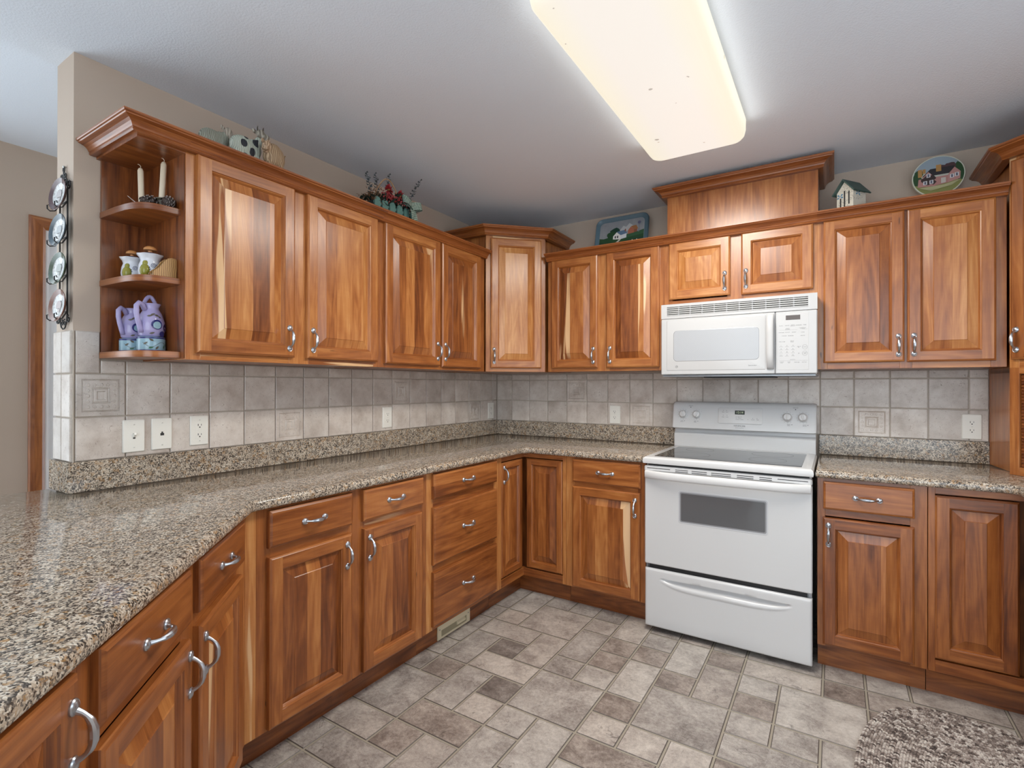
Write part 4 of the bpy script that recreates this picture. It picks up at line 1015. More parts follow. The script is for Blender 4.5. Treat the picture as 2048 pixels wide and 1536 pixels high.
# ---------------------------------------------------------------- braided rug
def rug():
    CM = mat('rug_wool', rough=.9); t = NT(CM); at = t.n('ShaderNodeVertexColor', layer_name='wood'); sp = t.n('ShaderNodeSeparateColor', {0: at.outputs[0]})
    t.link(t.ramp(sp.outputs[0], [(0, (.07, .052, .046)), (.30, (.17, .132, .115)), (.55, (.29, .236, .205)), (.75, (.45, .39, .35)), (1, (.62, .565, .51))]), 'Base Color')
    mb = MB(); cx, cy, A, B, n0 = 2.635, -1.40, .345, .675, 2.45
    def pt(a, k): # superellipse ring shrunk by k
        ca, sa = math.cos(a), math.sin(a)
        return (cx+(A-k)*math.copysign(abs(ca)**(2/n0), ca), cy+(B-k)*math.copysign(abs(sa)**(2/n0), sa))
    rw = .0168; k = rw/2; ring = 0
    while k < A-.01:
        N = 720; P = [pt(2*PI*i/N, k) for i in range(N)]
        seg = [math.dist(P[i], P[(i+1) % N]) for i in range(N)]; Lt = sum(seg); step = .0092; cnt = int(Lt/step)
        acc = 0; j = 0
        for s_ in range(cnt):
            d = s_*Lt/cnt
            while acc+seg[j] < d: acc += seg[j]; j = (j+1) % N
            f = (d-acc)/seg[j]; p, q = P[j], P[(j+1) % N]
            x, y = p[0]+(q[0]-p[0])*f, p[1]+(q[1]-p[1])*f
            if y < -1.46: continue          # outside the picture the rug is closed by its under layer
            ang = math.atan2(q[1]-p[1], q[0]-p[0])
            tone = R.choice((.1, .3, .42, .5, .55, .6, .66, .7, .78, .85, .95))+R.uniform(-.05, .05)
            for sd in (-1, 1):
                th = ang + sd*.62; dx, dy = math.cos(th), math.sin(th)
                ox, oy = -math.sin(ang)*sd*rw*.24, math.cos(ang)*sd*rw*.24
                M = Matrix.Rotation(th, 3, 'Z')
                mb.ball((x+ox, y+oy, .0085+R.uniform(-.0006, .0008)), (.0074, .0036, .0044), CM, 6, (max(0, min(1, tone+R.uniform(-.25, .25))), 0, 0), M)
        k += rw; ring += 1
    mb.prism([pt(2*PI*i/96, .003) for i in range(96)], .0004, .0085, CM, (1, 0, 0), (.4, 0, 0))
    tag(mb.build('braided_rug'), 'oval braided rug in brown and cream lying on the floor before the sink', 'rug')
rug()

# ---------------------------------------------------------------- shelf ornaments
def blob(name, parts, m, voxel, parent=None):
    """ellipsoids fused into one smooth skin"""
    mb = MB()
    for (o, r, *rot) in parts:
        rr_ = Matrix.Rotation(rot[0], 3, 'Y') @ (Matrix.Rotation(rot[1], 3, 'Z') if len(rot) > 1 else Matrix.Identity(3)) if rot else None
        mb.ball(o, r, m, 12, rot=rr_)
    ob = mb.build(name)
    md = ob.modifiers.new('r', 'REMESH'); md.mode = 'VOXEL'; md.voxel_size = voxel; md.use_smooth_shade = True
    sm = ob.modifiers.new('s', 'SMOOTH'); sm.factor = .5; sm.iterations = 3
    dg = bpy.context.evaluated_depsgraph_get(); me = bpy.data.meshes.new_from_object(ob.evaluated_get(dg)); me.name = name
    old = ob.data; ob.modifiers.clear(); ob.data = me; bpy.data.meshes.remove(old)
    if not me.materials: me.materials.append(m)
    if parent is not None: ob.parent = parent
    return ob
def carved(name, c1, c2, dark, spots=None, scale=1.0):
    m = mat(name, rough=.6); t = NT(m); o = t.obj(); s = t.n('ShaderNodeSeparateXYZ', {0: o})
    st = t.math('SINE', t.math('ADD', t.math('MULTIPLY', s.outputs[0], 900*scale), t.math('MULTIPLY', t.noise(o, 18, 2, .5).outputs[0], 26)))
    c = t.mix(t.maprange(st, -.4, .7, 0, 1), c1, c2)
    if spots:
        v = t.n('ShaderNodeTexVoronoi', {'Vector': o, 'Scale': 24.0}); k = t.math('LESS_THAN', v.outputs['Distance'], .42)
        k = t.math('MULTIPLY', k, t.math('GREATER_THAN', t.n('ShaderNodeSeparateColor', {0: v.outputs['Color']}).outputs[0], .28)); c = t.mix(k, c, dark)
    t.link(c, 'Base Color'); t.bump(st, .5, .0015); return m
ZCAB = 2.1186
def leg(x, y, h=.055, r=.011): return [((x, y, h*k/3), (r, r, h/4)) for k in range(4)]
def figurines():
    c = thing('sheep_figurine', 'grey-green carved sheep figurine on top of the wall cabinet behind the cow', 'figurine', (.190, -2.262, ZCAB), QL); c.scale = (.88, .8, 1.28)
    M = carved('sheep_stripes', (.19, .185, .15), (.37, .40, .33), None)
    blob('body', [((-.018, 0, .092), (.055, .030, .036)), ((.022, 0, .094), (.036, .027, .036)), ((.040, -.004, .108), (.022, .020, .026))] + leg(-.048, .012) + leg(-.048, -.014) + leg(.034, .012) + leg(.034, -.014), M, .0035, c)
    MH = carved('sheep_face', (.25, .21, .17), (.44, .39, .32), None, None, .5)
    blob('head', [((.052, -.012, .130), (.019, .017, .019)), ((.066, -.020, .121), (.016, .012, .012)), ((.036, .004, .146), (.014, .005, .008), .5), ((.064, .012, .137), (.013, .005, .007), -.3)], MH, .0025, c)
    c = thing('cow_figurine', 'white carved cow figurine with black spots and horns on the wall cabinet', 'figurine', (.238, -2.166, ZCAB), QL); c.scale = (.95, .82, 1.1)
    M = carved('cow_hide', (.33, .37, .31), (.52, .56, .49), (.02, .022, .03), True)
    blob('body', [((-.012, 0, .105), (.060, .034, .044)), ((.034, 0, .112), (.034, .028, .040)), ((.052, -.004, .142), (.018, .017, .028), .35)] + leg(-.044, .014, .07, .013) + leg(-.044, -.016, .07, .013) + leg(.046, .014, .07, .013) + leg(.046, -.016, .07, .013), M, .0035, c)
    MH = carved('cow_face', (.16, .14, .11), (.40, .37, .31), None, None, .5)
    blob('head', [((.062, -.012, .176), (.020, .018, .019)), ((.078, -.024, .168), (.017, .013, .013)), ((.041, .004, .186), (.014, .006, .008), .4), ((.078, .010, .184), (.012, .005, .007), -.3)], MH, .0025, c)
    mb = MB()
    for a in ((.050, .006), (.074, .002)): mb.tube([(a[0], a[1]-.01, .188), (a[0]-.002, a[1]-.012, .199), (a[0]+.001, a[1]-.012, .208)], [.0042, .0032, .0008], carved('horn', (.06, .05, .04), (.12, .1, .08), None), 8)
    mb.build('horn', c)
    c = thing('pig_figurine', 'tan carved pig figurine with ridged back on the wall cabinet before the cow', 'figurine', (.284, -2.082, ZCAB), QL); c.scale = (.88, .85, 1.1)
    M = carved('pig_ridges', (.24, .15, .08), (.44, .31, .19), None, None, .9)
    blob('body', [((.006, 0, .098), (.050, .036, .048)), ((.028, 0, .092), (.034, .034, .042))] + leg(-.022, .014, .058, .012) + leg(-.022, -.016, .058, .012) + leg(.038, .014, .058, .012) + leg(.038, -.016, .058, .012), M, .0035, c)
    MF = carved('pig_face', (.30, .19, .11), (.55, .39, .26), None, None, .6)
    blob('head', [((-.034, -.012, .118), (.022, .022, .024)), ((-.047, -.028, .110), (.012, .014, .011)), ((-.046, .0, .142), (.008, .006, .010)), ((-.020, -.004, .144), (.010, .006, .009))], MF, .0025, c)
    mb = MB(); mb.tube([(.056, 0, .10), (.064, .004, .108), (.066, -.004, .116), (.060, -.002, .112)], [.003, .003, .0025, .0015], M, 8); mb.build('tail', c)
figurines()

def flower_box():
    c = thing('flower_planter', 'green picket planter with red flowers, eucalyptus sprigs and a gingham bow', 'planter', (.325, -1.412, ZCAB), QL)
    G = noisy('teal_wood', (.06, .145, .13), (.12, .24, .21), 30, .6); DG = mat('planter_inside', (.012, .02, .018), .8)
    mb = MB(); mb.box(-.145, .145, .010, .120, .0005, .085, DG); mb.build('box', c)
    for i in range(6):
        x = -.128+.0512*i; mb = MB(); P = [(x-.019, .002), (x+.019, .002), (x+.019, .092), (x+.008, .104), (x-.008, .104), (x-.019, .092)]
        mb.loops([[(a, y, z) for a, z in P] for y in (.002, .0095)], G, smooth=False); mb.build('picket', c)
    mb = MB()
    for z in (.025, .07): mb.box(-.147, .147, .0096, .0135, z, z+.012, G)
    mb.build('rail', c)
    LG = mat('dark_leaf', (.012, .030, .022), .6); LB = mat('eucalyptus', (.075, .10, .115), .7)
    def leafq(mb, p, d, l, w, m, up=Vector((0, 0, 1))):
        d = Vector(d).normalized(); s = d.cross(up); s = s.normalized() if s.length > .01 else Vector((1, 0, 0)); p = Vector(p); k = d.cross(s)*w*.25
        mb.new(); a, b, e = p, p+d*l, p+d*l*.5
        mb.face([a, e+s*w/2+k, b], m); mb.face([a, b, e-s*w/2+k], m)
    for (bx, by, tx, ty, tz) in ((-.10, .07, -.150, .06, .225), (-.04, .09, -.055, .10, .262), (.01, .09, .035, .09, .285), (.11, .05, .180, .0, .285)):
        mb = MB(); P = [Vector((bx+(tx-bx)*u, by+(ty-by)*u, .10+(tz-.10)*u+.012*math.sin(PI*u))) for u in [i/12 for i in range(13)]]
        mb.tube(P, .0013, LB, 5)
        for i in range(3, 13):
            for sg in (-1, 1):
                q = P[i]; a = i*.9; leafq(mb, q, (sg*math.cos(a)*.9, sg*math.sin(a)*.6, .35), .024-.0008*i, .021-.0008*i, LB)
        mb.build('eucalyptus_sprig', c)
    mb = MB()
    for _ in range(260):
        x = R.uniform(-.15, .15); y = R.uniform(.0, .115); z = .095+R.uniform(-.005, .055)*(1-abs(x)/.2)
        leafq(mb, (x, y, z), (R.uniform(-1, 1), R.uniform(-1, .3), R.uniform(-.2, .8)), R.uniform(.022, .048), R.uniform(.014, .026), LG)
    mb.build('foliage', c)
    RD = noisy('red_silk', (.22, .012, .016), (.42, .03, .04), 40, .55)
    for (x, y, z, s) in ((-.035, .03, .172, 1.0), (.040, .022, .160, 1.05)):
        mb = MB()
        for k in range(14): a = k*2.4; leafq(mb, (x, y, z), (math.cos(a), -.5+.3*math.sin(a*1.7), math.sin(a)), .034*s, .026*s, RD)
        mb.ball((x, y-.006, z), .006, mat('flower_heart', (.35, .27, .06), .6), 8); mb.build('flower', c)
    BR = mat('berry_red', (.25, .018, .02), .4); TB = mat('dried_brown', (.16, .075, .035), .7)
    mb = MB()
    for _ in range(170): mb.ball((R.gauss(-.035, .042), R.uniform(-.022, .010), .122+R.gauss(0, .010)), R.uniform(.0026, .0045), BR, 6)
    mb.build('berries', c)
    mb = MB()
    for _ in range(130):
        p = Vector((R.gauss(-.125, .022), R.uniform(-.005, .09), .095+R.gauss(.012, .020))); d = Vector((R.uniform(-1, .6), R.uniform(-1, .4), R.uniform(-.3, 1))).normalized()
        mb.tube([p, p+d*.014, p+d*.026+Vector((0, 0, -.004))], [.0012, .0014, .0005], TB, 4)
    mb.build('dried_sprays', c)
    mb = MB(); n = 14; mb.tube([(-.11+.22*i/n, .065, .10+.145*math.sin(PI*i/n)) for i in range(n+1)], .0035, mat('handle_cane', (.42, .27, .16), .6), 6); mb.build('handle', c)
    GI = mat('gingham', rough=.8); t = NT(GI); s = t.n('ShaderNodeSeparateXYZ', {0: t.n('ShaderNodeUVMap', uv_map='grain').outputs[0]})
    a = t.math('GREATER_THAN', t.math('SINE', t.math('MULTIPLY', s.outputs[0], 900)), 0); b = t.math('GREATER_THAN', t.math('SINE', t.math('MULTIPLY', s.outputs[1], 900)), 0)
    t.link(t.ramp(t.math('MULTIPLY', t.math('ADD', a, b), .5), [(0, (.50, .54, .48)), (.4, (.11, .19, .15)), (.8, (.012, .05, .035))], 'CONSTANT'), 'Base Color')
    mb = MB(); bx, by, bz = .085, -.020, .112
    def ribbon(P, wv, hw):
        mb.new()
        for p, q in zip(P[:-1], P[1:]): mb.face([p-wv*hw, q-wv*hw, q+wv*hw, p+wv*hw], GI, tuple((q-p).normalized()), smooth=True)
    for sg in (-1, 1):
        P = [Vector((bx+sg*(.066*math.sin(PI*u)), by-.008-.018*math.sin(2*PI*u), bz+.016*math.sin(PI*u)-.010*u*sg)) for u in [i/12 for i in range(13)]]
        ribbon(P, Vector((0, .25, 1)).normalized(), .022)
    for dx in (.016, .034): ribbon([Vector((bx+dx*u, by-.004-.010*math.sin(PI*u), bz-.108*u)) for u in [i/10 for i in range(11)]], Vector((1, .1, .15)).normalized(), .018)
    mb.ball((bx, by-.008, bz), (.012, .010, .013), GI, 10); mb.build('bow', c)
flower_box()

# flat paintwork: polygons laid on the face of a tray or plate, each a hair further out
def paint(mb, pts, col, y, rough=.35, cache={}):
    key = (col, rough)
    if key not in cache: cache[key] = mat('paint', col, rough)
    mb.new(); mb.face([(x, y, z) for x, z in pts], cache[key])
def blobpoly(cx, cz, rx, rz, n=14, j=.18): return [(cx+rx*(1+R.uniform(-j, j))*math.cos(2*PI*i/n), cz+rz*(1+R.uniform(-j, j))*math.sin(2*PI*i/n)) for i in range(n)]
def tray():
    c = thing('painted_tray', 'blue tray painted with a white cottage, barn and windmill, leaning on the wall', 'tray', (1.062, -.150, ZCAB), 0); c.rotation_euler = (-.22, 0, 0)
    B = mat('tray_blue', (.085, .145, .185), .3); K = mat('tray_back', (.05, .08, .10), .4)
    def rg(i, y): return rrect(-.180+i, .180-i, .001+i, .284-i, .045-i*.6, y, 6)
    mb = MB(); mb.loops([rg(0, 0), rg(.001, -.012), rg(.005, -.016), rg(.010, -.014), rg(.024, -.003), rg(.028, -.0025)], B, caps=(True, True)); mb.build('tray_body', c, 50)
    sky = mat('painted_sky', rough=.3); t = NT(sky); s = t.n('ShaderNodeSeparateXYZ', {0: t.obj()})
    t.link(t.mix(t.noise(t.obj(), 14, 3, .6).outputs[0], (.14, .18, .215), (.36, .35, .355)), 'Base Color')
    mb = MB(); mb.new(); mb.face(rg(.029, -.0029), sky)
    y = -.0031; st = .00015
    G1, G2, G3 = (.008, .045, .028), (.030, .095, .045), (.016, .06, .022)
    P = lambda pts, c_: paint(mb, pts, c_, P.y) or setattr(P, 'y', P.y-st)
    P.y = y
    P([(-.02, .175), (.01, .215), (.03, .205), (.05, .228), (.085, .20), (.10, .175)], (.42, .43, .44))
    P(blobpoly(-.045, .180, .035, .028), G1); P(blobpoly(-.070, .160, .030, .026), G3)
    P([(-.150, .03), (.150, .03), (.150, .170), (.10, .158), (.03, .150), (-.06, .150), (-.12, .140), (-.150, .146)], G3)
    P([(.02, .150), (.150, .165), (.150, .140), (.03, .125)], G2); P([(-.150, .03), (.15, .03), (.15, .12), (.06, .11), (-.02, .095), (-.15, .115)], G1)
    P([(-.055, .128), (-.005, .122), (-.005, .150), (-.032, .176), (-.055, .150)], (.72, .72, .70)); P([(-.032, .178), (.022, .184), (.040, .158), (.0, .150)], (.10, .17, .28)); P([(-.005, .122), (.036, .128), (.036, .158), (-.005, .150)], (.60, .62, .66))
    for x in (-.044, -.028): P([(x, .133), (x+.009, .132), (x+.009, .149), (x, .149)], (.03, .03, .04))
    P([(.022, .172), (.030, .172), (.030, .190), (.022, .190)], (.2, .06, .04))
    P([(.045, .150), (.085, .155), (.085, .180), (.062, .200), (.045, .178)], (.36, .12, .07)); P([(.062, .203), (.098, .206), (.112, .178), (.085, .178)], (.30, .13, .05)); P([(.085, .155), (.106, .158), (.106, .178), (.085, .178)], (.22, .08, .05))
    P([(.114, .155), (.120, .155), (.118, .215), (.116, .215)], (.16, .17, .22)); P([(.117+.011*math.cos(a*PI/6), .221+.011*math.sin(a*PI/6)) for a in range(12)], (.12, .12, .20))
    P([(-.085, .066), (-.035, .066), (-.018, .100), (.002, .122), (-.010, .122), (-.04, .098)], (.52, .48, .42))
    for x in (.075, .105): P([(x, .075), (x+.005, .075), (x+.005, .108), (x, .108)], (.7, .66, .58))
    mb.build('painting', c)
tray()
def house_plate():
    c = thing('decorative_plate', 'round plate painted with a pink brick cottage and trees above the cabinets', 'plate', (2.668, -.085, ZCAB), 0); c.rotation_euler = (-.10, 0, 0)
    r, cz = .103, .200; n = 48
    circ = lambda k, y: [(k*math.cos(2*PI*i/n), y, cz+k*math.sin(2*PI*i/n)) for i in range(n)]
    mb = MB(); mb.loops([circ(r*.5, .010), circ(r*.97, .003), circ(r, -.002), circ(r*.985, -.006), circ(r*.95, -.0062)], mat('plate_cream', (.62, .63, .52), .25), caps=(True, True)); mb.build('plate_body', c, 50)
    mb = MB()
    def clip(pts):  # keep inside the rim
        out = []
        for x, z in pts:
            d = math.hypot(x, z-cz); k = min(1, r*.945/d) if d > 0 else 1; out.append((x*k, cz+(z-cz)*k))
        return out
    P = lambda pts, c_: paint(mb, clip(pts), c_, P.y) or setattr(P, 'y', P.y-.00015)
    P.y = -.0064; mb.new()
    arc = lambda a0, a1: [(r*.945*math.cos(a0+(a1-a0)*i/20), cz+r*.945*math.sin(a0+(a1-a0)*i/20)) for i in range(21)]
    P(arc(0, 2*PI-.3), (.50, .51, .44)); P(arc(.35, PI-.2), (.30, .37, .43)); P(arc(-PI+.25, -.15), (.24, .25, .08))
    for b in ((-.085, .195, .022, .032), (-.075, .225, .018, .018), (.080, .220, .028, .034), (.088, .190, .020, .03), (.018, .238, .016, .014), (.045, .236, .024, .024)): P(blobpoly(*b), (.025, .070, .025) if abs(b[0]) > .05 else (.085, .045, .050))
    P([(-.062, .205), (-.03, .240), (.02, .240), (.06, .240), (.075, .205)], (.030, .026, .030))
    P([(-.080, .155), (-.010, .150), (-.012, .195), (-.038, .228), (-.064, .195), (-.076, .195)], (.46, .23, .21)); P([(-.012, .152), (.040, .158), (.040, .196), (-.012, .196)], (.44, .22, .20)); P([(.036, .158), (.082, .170), (.084, .205), (.062, .232), (.038, .200)], (.48, .25, .23))
    for x, z, w_, h_ in ((-.078, .205, .016, .040), (-.008, .222, .020, .034), (-.060, .222, .012, .022)): P([(x, z), (x+w_, z), (x+w_, z+h_), (x, z+h_)], (.44, .24, .08))
    P(blobpoly(-.036, .182, .026, .026, 16, .3), (.045, .03, .03))
    for x, z in ((-.058, .162), (-.034, .163), (.044, .178), (.062, .182), (-.045, .197)): P([(x, z), (x+.015, z+.001), (x+.015, z+.020), (x, z+.019)], (.66, .66, .68)); P([(x+.004, z+.003), (x+.011, z+.003), (x+.011, z+.017), (x+.004, z+.017)], (.12, .13, .18))
    P([(.010, .158), (.028, .160), (.028, .186), (.010, .186)], (.55, .50, .46)); P([(-.075, .148), (.02, .150), (.085, .166), (.05, .142), (-.03, .128)], (.42, .40, .22))
    mb.build('painting', c)
    mb = MB()
    for x in (-.035, .035): mb.tube([(x, -.022, .002), (x, -.016, .060), (x, -.012, cz-r*.93), (x, .016, cz-r*.95), (x, .03, .002)], .002, IRON, 6)
    mb.tube([(-.035, .016, cz-r*.95), (.035, .016, cz-r*.95)], .002, IRON, 6); mb.build('stand', c)
house_plate()
def butterfly_house():
    c = thing('butterfly_house', 'small cream butterfly house with narrow slots and a green pitched roof', 'birdhouse', (2.308, -.262, ZCAB), -.62)
    WW = mat('house_cream', rough=.6); t = NT(WW); o = t.obj(); v = t.n('ShaderNodeTexVoronoi', {'Vector': o, 'Scale': 230.0})
    k = t.math('MULTIPLY', t.math('LESS_THAN', v.outputs['Distance'], .30), t.maprange(t.noise(o, 26, 2, .5).outputs[0], .48, .54, 0, 1)); t.link(t.mix(k, (.70, .66, .56), (.06, .06, .05)), 'Base Color')
    w, d, h, pk = .041, .046, .128, .178
    P = [(-w, .0005), (w, .0005), (w, h), (0, pk), (-w, h)]
    mb = MB(); mb.loops([[(x, y, z) for x, z in P] for y in (-d, d)], WW, smooth=False); mb.build('house_body', c)
    mb = MB()
    for x, z0, z1 in ((-.022, .045, .100), (-.002, .040, .132), (.020, .060, .125)): mb.loops([rrect(x-.0035, x+.0035, z0, z1, .0034, -d-.0006), rrect(x-.0035, x+.0035, z0, z1, .0034, -d+.001)], SLOT, caps=(True, True))
    mb.build('slot', c)
    RG = noisy('roof_green', (.035, .075, .065), (.06, .11, .095), 40, .5)
    mb = MB(); e = .018
    for sg in (-1, 1):
        a = Vector((sg*.0, pk+.001)); sl = Vector((sg*w, h-pk)).normalized(); b = a+sl*.082; nn = Vector((-sl.y*sg, sl.x*sg))*.006; nn = nn if nn.y > 0 else -nn
        q = [(a.x, a.y), (b.x, b.y), (b.x+nn.x, b.y+nn.y), (a.x, a.y+.008)]
        mb.loops([[(x, y, z) for x, z in q] for y in (-d-e, d+e)], RG, smooth=False)
    mb.build('roof', c)
    BL = mat('butterfly_blue', (.10, .24, .36), .5); mb = MB()
    for (ox, oy, oz, sx) in ((-.024, -d-.001, .108, 1), (None, 0, .112, 1)):
        for a in (.7, 2.4, -.5, 3.6):
            pts = [(.000, .000), (.014*math.cos(a-.35), .014*math.sin(a-.35)), (.018*math.cos(a), .018*math.sin(a)), (.014*math.cos(a+.35), .014*math.sin(a+.35))]
            mb.new()
            if ox is not None: mb.face([(ox+x, oy, oz+z) for x, z in pts], BL)
            else: mb.face([(w+.001, -.012+x, oz+z) for x, z in pts], BL)
    mb.build('butterfly', c)
butterfly_house()

ZS = (1.4003, 1.6573, 1.9023)   # tops of the open shelves
def candles():
    for (x, y, z0, h, lean, nm, lb) in ((.150, -2.497, .030, .124, -.03, 'first', 'shorter ivory candle standing behind the pine cone on the top shelf'), (.215, -2.460, .046, .132, .05, 'second', 'taller leaning ivory candle in a dark cup holder on the top shelf')):
        k = thing('candle', lb, 'candle', (x, y, ZS[2]+z0), QL, None); k.rotation_euler = (0, lean, QL)
        mb = MB(); mb.lathe([(.0092, 0), (.0092, h-.010), (.0060, h-.002), (.002, h)], WAX, 18); mb.build('wax', k, 50)
        mb = MB(); mb.tube([(0, 0, h-.001), (.001, 0, h+.006), (-.004, 0, h+.011), (-.008, 0, h+.011)], .0012, mat('wick', (.62, .52, .40), .8), 6); mb.build('wick', k)
    PC = noisy('pine_cone', (.025, .015, .012), (.07, .045, .035), 60, .6); TIP = mat('frosted_tip', (.42, .36, .33), .7)
    def cone(c, o, ax, L, r):
        mb = MB(); ax = Vector(ax).normalized(); s = ax.cross(Vector((0, 0, 1))).normalized(); u = s.cross(ax)
        for i in range(64):
            f = i/63; a = i*2.39996; rr_ = r*math.sin(PI*(.12+.8*f))**.8; d = s*math.cos(a)+u*math.sin(a); p = Vector(o)+ax*(f-.5)*L+d*rr_*.55
            tip = p+d*rr_*.6+ax*.006; e = d.cross(ax).normalized()*.005
            mb.new(); mb.face([p-e, p+e, tip+e*.8, tip-e*.8], PC); mb.face([p-e-ax*.002, tip-e*.8-ax*.002, tip+e*.8-ax*.002, p+e-ax*.002], PC)
            mb.face([tip-e*.8, tip+e*.8, tip+e*.5+d*.0025, tip-e*.5+d*.0025], TIP)
        mb.ball(o, (r*.6, L*.42, r*.6), PC, 8, rot=Matrix.Rotation(0, 3, 'Z')); return mb.build('pine_cone', c)
    c = thing('candle_holder', 'pine cone candle holder under the shorter candle, with a bare twig', 'candle holder', (.150, -2.497, ZS[2]), QL)
    mb = MB(); mb.lathe([(.016, 0), (.016, .003), (.011, .006), (.0105, .0295)], IRON, 16); mb.build('cup', c)
    cone(c, (.006, -.052, .0245), (.9, .1, 0), .066, .0205)
    mb = MB(); mb.tube([(-.020, -.052, .006), (-.036, -.046, .012), (-.056, -.034, .032)], [.0018, .0018, .001], TIP, 5); mb.build('twig', c)
    c = thing('candle_holder', 'dark cup candle holder with a pine cone under the taller candle', 'candle holder', (.215, -2.460, ZS[2]), QL)
    mb = MB(); mb.lathe([(.013, 0), (.013, .004), (.011, .008), (.012, .034), (.0135, .037), (.0195, .040), (.0195, .043), (.010, .0455)], noisy('aged_brass', (.05, .045, .035), (.16, .14, .09), 90, .5), 20); mb.build('cup', c)
    cone(c, (-.004, -.046, .0225), (.9, .25, -.1), .036, .0195)
candles()

def ceramics():
    WC = mat('cream_glaze', (.70, .72, .78), .12); YG = noisy('pear_glaze', (.40, .33, .05), (.16, .20, .03), 40, .2); BLUE = mat('cobalt_line', (.02, .028, .12), .25); OR = noisy('mushroom_glaze', (.50, .17, .035), (.60, .33, .14), 60, .2)
    for (x, y, s, lb) in ((.180, -2.4815, 1.12, 'larger scalloped white canister with a painted pear, next to the wooden holder'), (.092, -2.5030, 1.05, 'smaller scalloped white canister with a painted pear, behind the larger one')):
        c = thing('ceramic_canister', lb, 'canister', (x, y, ZS[1]), QL)
        prof = [(.022, 0), (.030, .006), (.0325, .025), (.030, .045), (.0255, .058), (.0285, .068), (.0365, .078)]
        mb = MB(); mb.lathe([(r*s, z*s) for r, z in prof] + [(.031*s, .076*s), (.024*s, .066*s)], WC, 40, wob=lambda a, z: 1+(.05*math.cos(8*a) if z > .07*s else 0)); mb.build('pot', c, 60)
        mb = MB(); mb.lathe([(.0255*s, .070*s), (.0275*s, .076*s), (.020*s, .083*s), (.006*s, .087*s)], BLUE, 24)
        l = mb.build('lid', c, 60)
        mb = MB(); mb.lathe([(.006*s, .086*s), (.006*s, .091*s), (.0185*s, .093*s), (.018*s, .099*s), (.011*s, .105*s), (.002*s, .106*s)], OR, 20); mb.build('knob', l, 60)
        mb = MB(); a = -2.45; mb.ball((.0265*math.cos(a)*s, .0265*math.sin(a)*s, .024*s), (.015*s, .015*s, .022*s), YG, 14); mb.ball((.0255*math.cos(a)*s, .0255*math.sin(a)*s, .045*s), (.009*s, .009*s, .012*s), YG, 10); mb.build('pear', c, 180)
        mb = MB(); a0 = -1.66
        P = []
        for i in range(30):
            q = i/29*4.2*PI; rr_ = .0085*(1-i/33)
            az = a0+rr_*math.cos(q)/.031; zz = .040+rr_*math.sin(q); rad = .0312 if zz < .042 else .0312-(zz-.042)*.22
            P.append((rad*s*math.cos(az), rad*s*math.sin(az), zz*s))
        mb.tube(P, .0007, BLUE, 5)
        for q in ((-2.02, .034), (-1.97, .028), (-2.08, .028)): mb.ball((.0328*s*math.cos(q[0]), .0328*s*math.sin(q[0]), q[1]*s), .0018, BLUE, 8)
        mb.build('scroll_decoration', c)
    # carved wooden napkin holder
    c = thing('napkin_holder', 'curved zebra-grained wooden napkin holder in front of the white canisters', 'napkin holder', (.2505, -2.4725, ZS[1]), QL); c.scale = (.88, .8, .98)
    WZ = mat('zebra_wood', rough=.4); t = NT(WZ); s_ = t.n('ShaderNodeSeparateXYZ', {0: t.obj()})
    st = t.math('SINE', t.math('ADD', t.math('MULTIPLY', s_.outputs[0], 900), t.math('MULTIPLY', t.noise(t.obj(), 30, 2, .5).outputs[0], 9))); t.link(t.mix(t.maprange(st, -.7, .9, 0, 1), (.26, .13, .04), (.50, .29, .105)), 'Base Color')
    P = [(-.042, .0), (.042, .0), (.042, .066), (.039, .072), (.026, .0735), (.012, .070), (.000, .060), (-.010, .045), (-.022, .031), (-.036, .021), (-.042, .014)]
    for y in (-.026, .012): mb = MB(); mb.loops([[(x, yy_, z) for x, z in P] for yy_ in (y, y+.009)], WZ, smooth=False); mb.build('side_board', c, bev=.001)
    mb = MB(); mb.box(-.040, .040, -.0165, .0115, .0, .009, WZ); mb.build('base_board', c)
    LV = noisy('lavender_glaze', (.30, .27, .52), (.44, .40, .62), 30, .12); NAVY = mat('navy_glaze', (.028, .03, .16), .2); LEAF = mat('leaf_glaze', (.09, .075, .05), .3); TQ = noisy('turquoise_glaze', (.20, .36, .46), (.34, .48, .55), 25, .15); GRN = mat('green_leaf_glaze', (.02, .13, .06), .3)
    for (x, y, s, lb, lb2) in ((.185, -2.4795, 1.08, 'larger lavender pitcher with painted plums, in front', 'larger turquoise ceramic coaster pot with painted leaves under the front pitcher'), (.088, -2.5000, 1.0, 'smaller lavender pitcher with painted plums, half hidden behind the larger', 'smaller turquoise ceramic pot with painted leaves under the half-hidden pitcher')):
        b = thing('ceramic_pot', lb2, 'pot', (x, y, ZS[0]), QL); hb = .047*s
        mb = MB(); mb.lathe([(.0385*s, 0), (.0395*s, .003), (.0395*s, hb-.003), (.0385*s, hb)], TQ, 36); mb.build('pot_body', b, 30)
        mb = MB()
        for z in (.003, hb-.0035): mb.lathe([(.0399*s, z-.0025), (.0403*s, z), (.0399*s, z+.0025)], NAVY, 36, caps=(False, False))
        mb.build('rim_band', b)
        mb = MB()
        def leaf(mbx, rad, az, zc, l, wd_, ang, m):
            pts = [(-l, 0), (-l*.3, wd_), (l*.4, wd_*.8), (l, 0), (l*.4, -wd_*.8), (-l*.3, -wd_)]; q = []
            for u, v in pts: uu, vv = u*math.cos(ang)-v*math.sin(ang), u*math.sin(ang)+v*math.cos(ang); q.append(((rad+.0006)*math.cos(az+uu/rad), (rad+.0006)*math.sin(az+uu/rad), zc+vv))
            mbx.new(); mbx.face(q, m)
